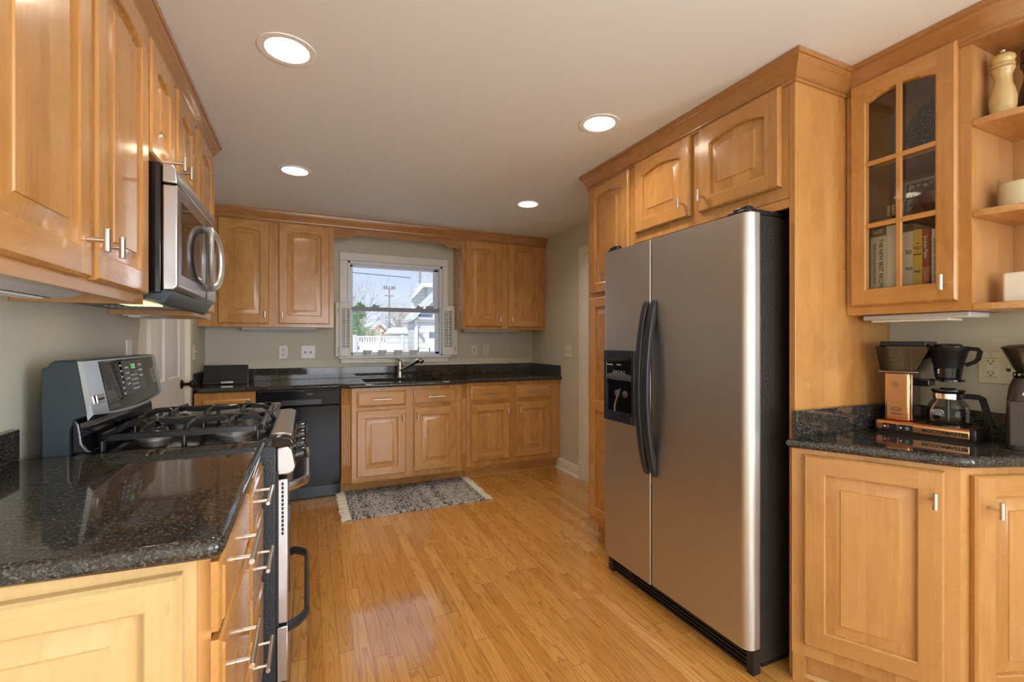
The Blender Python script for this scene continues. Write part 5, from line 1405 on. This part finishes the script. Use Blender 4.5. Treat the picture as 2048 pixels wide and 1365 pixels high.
part('wick', MB().cyl((2.112, .666, 1.766), (2.112, .666, 1.782), .0014, 8), M['ink_black'], t)
t = thing('candle', 'square ivory pillar candle on the lowest corner shelf', 'candle', (2.112, .662, 1.3797))
part('wax', MB().box((2.066, .622, 1.3797), (2.150, .706, 1.478)), M['candle_white'], t, bev=.008, seg=3)
part('wick', MB().cyl((2.108, .664, 1.476), (2.108, .664, 1.487), .0012, 8), M['ink_black'], t)

# ============================================================ PLATES ON THE WALLS
def plate(label, fr, kinds, mat, gangw=.046):
    """wall plate centred on fr; kinds: list of 'toggle', 'outlet', 'gfci', 'blank', 'phone'"""
    n = len(kinds); w = .070 + (n - 1) * gangw; h = .115
    cat = 'outlet' if kinds[0] in ('outlet', 'gfci') else ('wall plate' if kinds[0] in ('phone', 'blank') else 'light switch')
    t = thing({'outlet': 'wall_outlet', 'wall plate': 'wall_plate', 'light switch': 'light_switch'}[cat], label, cat, tuple(fr(0, -h / 2, 0)))
    b = MB(); b.fr = fr; b.box((-w / 2, -h / 2, .0004), (w / 2, h / 2, .006)); b.fr = None; part('cover_plate', b, mat, t, bev=.0025)
    for i, k in enumerate(kinds):
        u = (i - (n - 1) / 2) * gangw
        b = MB()
        for v in (-.048, .048): b.cyl(fr(u, v, .006), fr(u, v, .0068), .003, 10)
        if k != 'outlet' or True: part('screw', b, M['nickel'], t)
        if k == 'toggle':
            b = MB(); b.fr = fr; b.box((u - .005, -.012, .0055), (u + .005, .012, .0068)); b.fr = None; part('switch_slot', b, M['slot'], t)
            b = MB(); b.fr = fr; b.add([(u - .004, -.002, .006), (u + .004, -.002, .006), (u + .004, .010, .006), (u - .004, .010, .006), (u - .0035, .006, .017), (u + .0035, .006, .017), (u + .0035, .012, .016), (u - .0035, .012, .016)], [(3, 2, 1, 0), (4, 5, 6, 7), (0, 1, 5, 4), (1, 2, 6, 5), (2, 3, 7, 6), (3, 0, 4, 7)]); b.fr = None
            part('toggle', b, mat, t)
        elif k in ('outlet', 'gfci'):
            b = MB()
            if k == 'gfci': b.fr = fr; b.box((u - .0165, -.034, .005), (u + .0165, .034, .0085)); b.fr = None
            else:
                for v in (-.020, .020): b.cyl(fr(u, v, .005), fr(u, v, .0085), .0155, 24)
            r_ = part('receptacle', b, mat if mat is not M['plate_white'] else M['plate'], t)
            b = MB(); b.fr = fr
            for v in (-.021, .021):
                b.box((u - .0075, v - .002, .0082), (u - .0055, v + .007, .0090)); b.box((u + .0055, v - .002, .0082), (u + .0075, v + .006, .0090)); b.box((u - .002, v - .009, .0082), (u + .002, v - .005, .0090))
            if k == 'gfci': b.box((u - .0165, -.0345, .0051), (u + .0165, -.0335, .0088)); b.box((u - .0165, .0335, .0051), (u + .0165, .0345, .0088))
            b.fr = None; part('slots', b, M['slot'], r_)
            if k == 'gfci':
                b = MB(); b.fr = fr; b.box((u - .008, .001, .0085), (u + .008, .006, .0100)); b.box((u - .008, -.006, .0085), (u + .008, -.001, .0100)); b.fr = None; part('test_buttons', b, M['plate_white'], r_)
        elif k == 'phone':
            b = MB(); b.fr = fr; b.box((u - .007, -.030, .0055), (u + .007, -.018, .0070)); b.fr = None; part('jack', b, M['slot'], t)
fb = lambda x, z: Fr((x, YB - .0004, z), (1, 0, 0))
plate('cream outlet plate on the back wall above the black speaker', fb(-.195, 1.157), ['gfci'], M['plate_white'])
plate('cream double switch plate left of the window shutter', fb(.006, 1.157), ['toggle', 'toggle'], M['plate_white'])
plate('almond single switch right of the window shutter', fb(1.595, 1.161), ['toggle'], M['plate'])
plate('almond outlet on the back wall nearest the right corner', fb(1.727, 1.161), ['outlet'], M['plate'])
plate('almond double switch on the tan wall beside the door casing', Fr((W - .0004, 3.765, 1.158), (0, -1, 0)), ['toggle', 'toggle'], M['plate'])
plate('almond single switch between the white door and the back corner', Fr((XL + .0004, 4.112, 1.170), (0, 1, 0)), ['toggle'], M['plate'])
plate('white wall plate above the stove control panel on the left wall', Fr((XL + .0004, 2.735, 1.205), (0, 1, 0)), ['phone'], M['plate_white'])
plate('almond outlet and switch plate on the wall behind the coffee maker', Fr((W - .0004, .782, 1.160), (0, -1, 0)), ['gfci', 'toggle'], M['plate'])

# ============================================================ RECESSED LAMPS
CL = ['recessed ceiling lamp nearest on the left, above the stove front', 'recessed ceiling lamp in front of the refrigerator cabinets', 'recessed ceiling lamp on the left near the back wall cabinets', 'recessed ceiling lamp on the right near the back wall']
for (x, y), lab in zip(CANS, CL):
    t = thing('recessed_lamp', lab, 'ceiling lamp', (x, y, HC), group='recessed ceiling lamps')
    part('trim_ring', MB().lathe([(.0752, -.0005), (.0995, -.0005), (.0985, -.0035), (.0752, -.0035)], (x, y, HC), 48, closed=True), M['can'], t, ang=20)
    part('reflector', MB().lathe([(.0745, -.002), (.073, .01), (.064, .060), (.0655, .062), (.0755, .012), (.0755, .0005)], (x, y, HC), 48, closed=True), M['can'], t)
    part('lens', MB().lathe([(0, .052), (.040, .053), (.0645, .060), (.0645, .064), (0, .064)], (x, y, HC), 48), M['lens'], t)
    part('housing', MB().lathe([(.0765, .0006), (.0765, .09), (0, .09)], (x, y, HC), 32, cap=False), M['grey_plastic'], t)

# ============================================================ OUTDOORS, SEEN THROUGH THE SINK WINDOW
GZ = -.55
struct('ground', MB().box((-25, YB + .5, GZ - .1), (45, 70, GZ)), M['ground'])
# white vinyl fence: panels between posts, each panel with a picket top
fence = thing('vinyl_fence', 'white vinyl privacy fence across the yard behind the window', 'fence', (2.4, 16, GZ))
xs = [1.40, 2.20, 3.0, 3.8, 4.6]
for i in range(len(xs) - 1):
    b = MB(); x0, x1 = xs[i] + .04, xs[i + 1] - .04
    b.box((x0, 15.98, GZ + .05), (x1, 16.02, 1.20)); b.box((x0, 15.97, 1.385), (x1, 16.03, 1.425)); b.box((x0, 15.97, 1.20), (x1, 16.03, 1.225))
    n = 9
    for k in range(n): xx = x0 + (x1 - x0) * (k + .5) / n; b.box((xx - .022, 15.985, 1.22), (xx + .022, 16.015, 1.39))
    part('fence_panel', b, M['vinyl_fence'], fence)
for x in xs: part('fence_post', MB().box((x - .04, 15.95, GZ), (x + .04, 16.05, 1.46)), M['vinyl_fence'], fence)
wf = thing('board_fence', 'weathered grey board fence running away at the left of the yard', 'fence', (1.3, 13, GZ))
for k in range(18):
    y = 9.2 + k * .36; x = .86 + (y - 9.2) * .098
    part('board', MB().box((x - .012, y, GZ), (x + .012, y + .345, 1.36 + .02 * math.sin(k * 2.1))), M['greywood'], wf)
for z in (.0, 1.05): part('rail', MB((0, 1, 0)).tube([(.90, 9.2, z), (1.535, 15.68, z)], .03, sec=[(.04, .02), (-.04, .02), (-.04, -.02), (.04, -.02)], up=(0, 0, 1)), M['greywood'], wf)
# shed
t = thing('garden_shed', 'small white shed with a pale roof behind the white fence', 'shed', (3.65, 20.5, GZ))
part('wall', MB().box((3.26, 20, GZ), (4.02, 21.2, 1.62)), M['siding'], t)
b = MB(); b.prism([(3.18, 1.58), (4.10, 1.58), (3.90, 1.84), (3.40, 1.84)], 19.9, 21.3, 'y'); part('roof', b, M['vinyl_fence'], t)
b = MB().box((3.34, 19.97, GZ + .1), (3.60, 20, 1.45)); part('door', b, M['vinyl_fence'], t)
# playhouse
t = thing('playhouse', 'cedar playhouse with a red roof and teal slide beyond the fence', 'playhouse', (3.35, 24, GZ))
b = MB()
for x in (3.10, 3.60):
    for y in (23.8, 24.6): b.box((x - .04, y - .04, GZ), (x + .04, y + .04, 1.80))
part('posts', b, M['playwood'], t)
b = MB(); b.box((3.06, 23.76, 1.20), (3.64, 24.64, 1.27)); b.box((3.08, 23.77, 1.30), (3.62, 23.80, 1.62)); part('deck_wall', b, M['playwood'], t)
b = MB().prism([(2.98, 1.72), (3.35, 2.10), (3.72, 1.72), (3.66, 1.70), (3.35, 2.02), (3.04, 1.70)], 23.65, 24.75, 'y'); part('roof', b, M['redshingle'], t)
b = MB().prism([(3.12, 1.72), (3.35, 1.97), (3.58, 1.72)], 23.74, 23.76, 'y'); part('gable', b, M['vinyl_fence'], t)
b = MB().tube([(3.66, 24.0, 1.5), (3.9, 23.9, 1.25), (4.15, 23.8, .7), (4.4, 23.7, .2)], .1, sec=[(.02, .2), (.02, -.2), (-.02, -.2), (-.02, .2)], up=(0, 0, 1)); part('slide', b, M['teal'], t)
# utility pole and wire
t = thing('utility_pole', 'tall utility pole with two crossarms against the sky', 'pole', (4.80, 30, GZ))
part('pole', MB().cyl((4.80, 30, GZ), (4.80, 30, 4.80), .07, 10, r1=.05), M['bark'], t)
for z, hw in ((4.60, .36), (4.16, .30)): part('crossarm', MB().box((4.80 - hw, 29.93, z - .04), (4.80 + hw, 30.0, z + .04)), M['bark'], t)
b = MB()
for dx in (-.32, -.18, .18, .32): b.cyl((4.80 + dx, 29.96, 4.64), (4.80 + dx, 29.96, 4.78), .035, 8)
part('insulators', b, M['wire'], t)
b = MB().tube([(-4 + 1.4 * k, 20, 4.42 - .0425 * 1.4 * k * .9 - .10 + .002 * (k - 4) ** 2) for k in range(12)], .014, 6); single('power_line', b, M['wire'], 'dark overhead wire crossing the sky behind the window', 'wire')
# neighbour's outbuilding (garage with a gable) and the house behind
t = thing('garage', 'white sided garage with a low eave at the right of the window view', 'building', (3.6, 11.5, GZ))
b = MB().prism([(2.125, GZ), (5.1, GZ), (5.1, 1.74), (3.61, 3.24), (2.125, 1.755)], 10, 10.65, 'y'); part('wall', b, M['siding'], t)
b = MB().prism([(2.03, 1.675), (2.03, 1.735), (3.61, 3.325), (5.2, 1.735), (5.2, 1.675), (3.61, 3.255)], 9.86, 10.75, 'y'); part('roof', b, M['shingle'], t)
b = MB().box((2.06, 9.90, 1.735), (5.15, 9.999, 1.80)); b.prism([(2.06, 1.69), (2.06, 1.73), (3.61, 3.28), (3.61, 3.18)], 9.85, 9.859, 'y'); part('trim', b, M['vinyl_fence'], t)
b = MB().box((2.135, 9.95, GZ), (2.20, 9.995, 1.72)); part('corner_board', b, M['vinyl_fence'], t)
d_ = part('door', MB().box((2.40, 9.96, GZ), (3.0, 9.998, 1.52)), M['vinyl_fence'], t)
b = MB()
for x in (2.455, 2.535): b.box((x, 9.945, 1.33), (x + .065, 9.961, 1.455))
part('pane', b, M['blue_glass'], d_)
part('lamp', MB().cyl((2.27, 9.90, 1.40), (2.27, 9.99, 1.40), .035, 10), M['grey_plastic'], t)
part('railing', MB().tube([(2.16, 9.7, GZ), (2.16, 9.7, 1.11), (2.40, 9.7, 1.11), (2.40, 9.7, GZ)], .012, 8), M['wire'], t)
part('gable_vent', MB().box((2.235, 9.86, 1.815), (2.50, 10.05, 1.895)), M['blue_glass'], t)
t = thing('house', 'tall white house with a steep grey roof at the right of the window view', 'house', (5.0, 16.5, GZ))
b = MB().prism([(3.19, GZ), (9, GZ), (9, 3.06), (3.40, 3.06), (3.19, 2.74)], 15, 15.35, 'y'); part('wall', b, M['siding'], t)
b = MB().prism([(3.10, 2.70), (3.21, 3.84), (3.33, 5.3), (9, 5.3), (9, 3.16), (3.40, 3.16)], 14.85, 15.4, 'y'); part('roof', b, M['shingle'], t)
b = MB().prism([(3.09, 2.63), (3.11, 2.71), (3.385, 3.14), (9, 3.14), (9, 3.02), (3.45, 3.02)], 14.7, 14.999, 'y'); part('eave', b, M['vinyl_fence'], t)
b = MB().box((3.315, 14.80, 3.2), (3.345, 14.849, 3.86)); part('flashing', b, M['grey_plastic'], t)
part('corner_board', MB().box((3.62, 14.93, GZ), (3.76, 14.999, 3.02)), M['vinyl_fence'], t)
# trees and shrubs
def leaves(b, c, rx, ry, rz, n, s):
    for _ in range(n):
        while True:
            p = Vector((random.uniform(-1, 1), random.uniform(-1, 1), random.uniform(-1, 1)))
            if .15 < p.length < 1: break
        q = Vector((c[0] + p.x * rx, c[1] + p.y * ry, c[2] + p.z * rz)); a = Vector((random.gauss(0, 1), random.gauss(0, 1), random.gauss(0, 1))).normalized(); d = a.orthogonal().normalized() * s * random.uniform(.6, 1.3); e = a.cross(d).normalized() * s * .55
        b.add([q - d, q + e, q + d, q - e], [(0, 1, 2, 3)])
def branch(b, p, d, L, r, depth, spread, droop=0):
    if depth == 0 or r < .003: return
    pts = [p]; q = p.copy(); dd = d.copy()
    for k in range(5):
        dd = (dd + Vector((random.gauss(0, .10), random.gauss(0, .10), random.gauss(0, .06) - droop * .05))).normalized(); q = q + dd * L / 5; pts.append(q.copy())
    b.tube(pts, r, 5, taper=[1 - .11 * k for k in range(6)])
    for k in range(random.randint(2, 3)):
        i = random.randint(2, 5); ax_ = Vector((random.gauss(0, 1), random.gauss(0, 1), random.gauss(0, .5))).normalized()
        branch(b, pts[i], (dd + ax_ * spread).normalized(), L * random.uniform(.55, .8), r * .58, depth - 1, spread, droop)
t = thing('evergreen_tree', 'bright green bushy evergreen at the left behind the board fence', 'tree', (1.62, 17.2, GZ))
b = MB()
for k in range(7): leaves(b, (1.62 + random.uniform(-.10, .22) - .02 * k, 17.2 + random.uniform(-.2, .2), .9 + .24 * k), .42 - .035 * k, .42 - .035 * k, .30, 420, .055)
part('foliage', b, M['leaf_green'], t); part('trunk', MB().cyl((1.62, 17.2, GZ), (1.62, 17.2, 2.3), .06, 8, r1=.02), M['bark'], t)
t = thing('shrub', 'pale olive treetop rising behind the evergreen at the left', 'shrub', (1.95, 20, GZ))
b = MB(); leaves(b, (1.95, 20, 2.25), .34, .4, .45, 480, .055); leaves(b, (2.45, 20.4, 1.55), .5, .4, .35, 420, .05); part('foliage', b, M['leaf_olive'], t); part('trunk', MB().cyl((1.95, 20, GZ), (1.95, 20, 2.2), .05, 8), M['bark'], t)
for i, (x, y, L_, lab) in enumerate(((1.55, 22.5, 1.7, 'bare branching tree at the left of the window view, its limbs arching over the sky'), (4.9, 27, 1.25, 'bare tree in the middle of the window view behind the shed'), (6.3, 29, 1.2, 'bare tree beside the house wall at the right of the window view'))):
    t = thing('bare_tree', lab, 'tree', (x, y, GZ), group='bare trees beyond the window'); b = MB(); random.seed(21 + i)
    b.cyl((x, y, GZ), (x, y, .9), .10, 8, r1=.075)
    for k in range(6 if i else 7): branch(b, Vector((x, y, .85)), Vector((random.uniform(-.3, .75) if i == 0 else random.uniform(-.6, .6), random.uniform(-.4, .2), 1)).normalized(), L_, .034, 5, .55, .6)
    part('limbs', b, M['bark'], t)
    if i:
        b = MB()
        for k in range(5): leaves(b, (x + random.uniform(-.8, .8), y + random.uniform(-.5, .5), 1.9 + random.uniform(-.5, 1.2)), .8, .5, .55, 210, .045)
        part('foliage', b, M['leaf_tan'] if i == 1 else M['leaf_olive'], t)
t = thing('hedge', 'olive and tan hedge filling the gap behind the playhouse', 'hedge', (3.6, 26, GZ)); b = MB()
for k in range(9): leaves(b, (2.5 + .45 * k, 26 + random.uniform(-.3, .3), 1.15 + random.uniform(-.1, .35)), .42, .4, .62, 300, .05)
part('foliage', b, M['leaf_olive'], t)
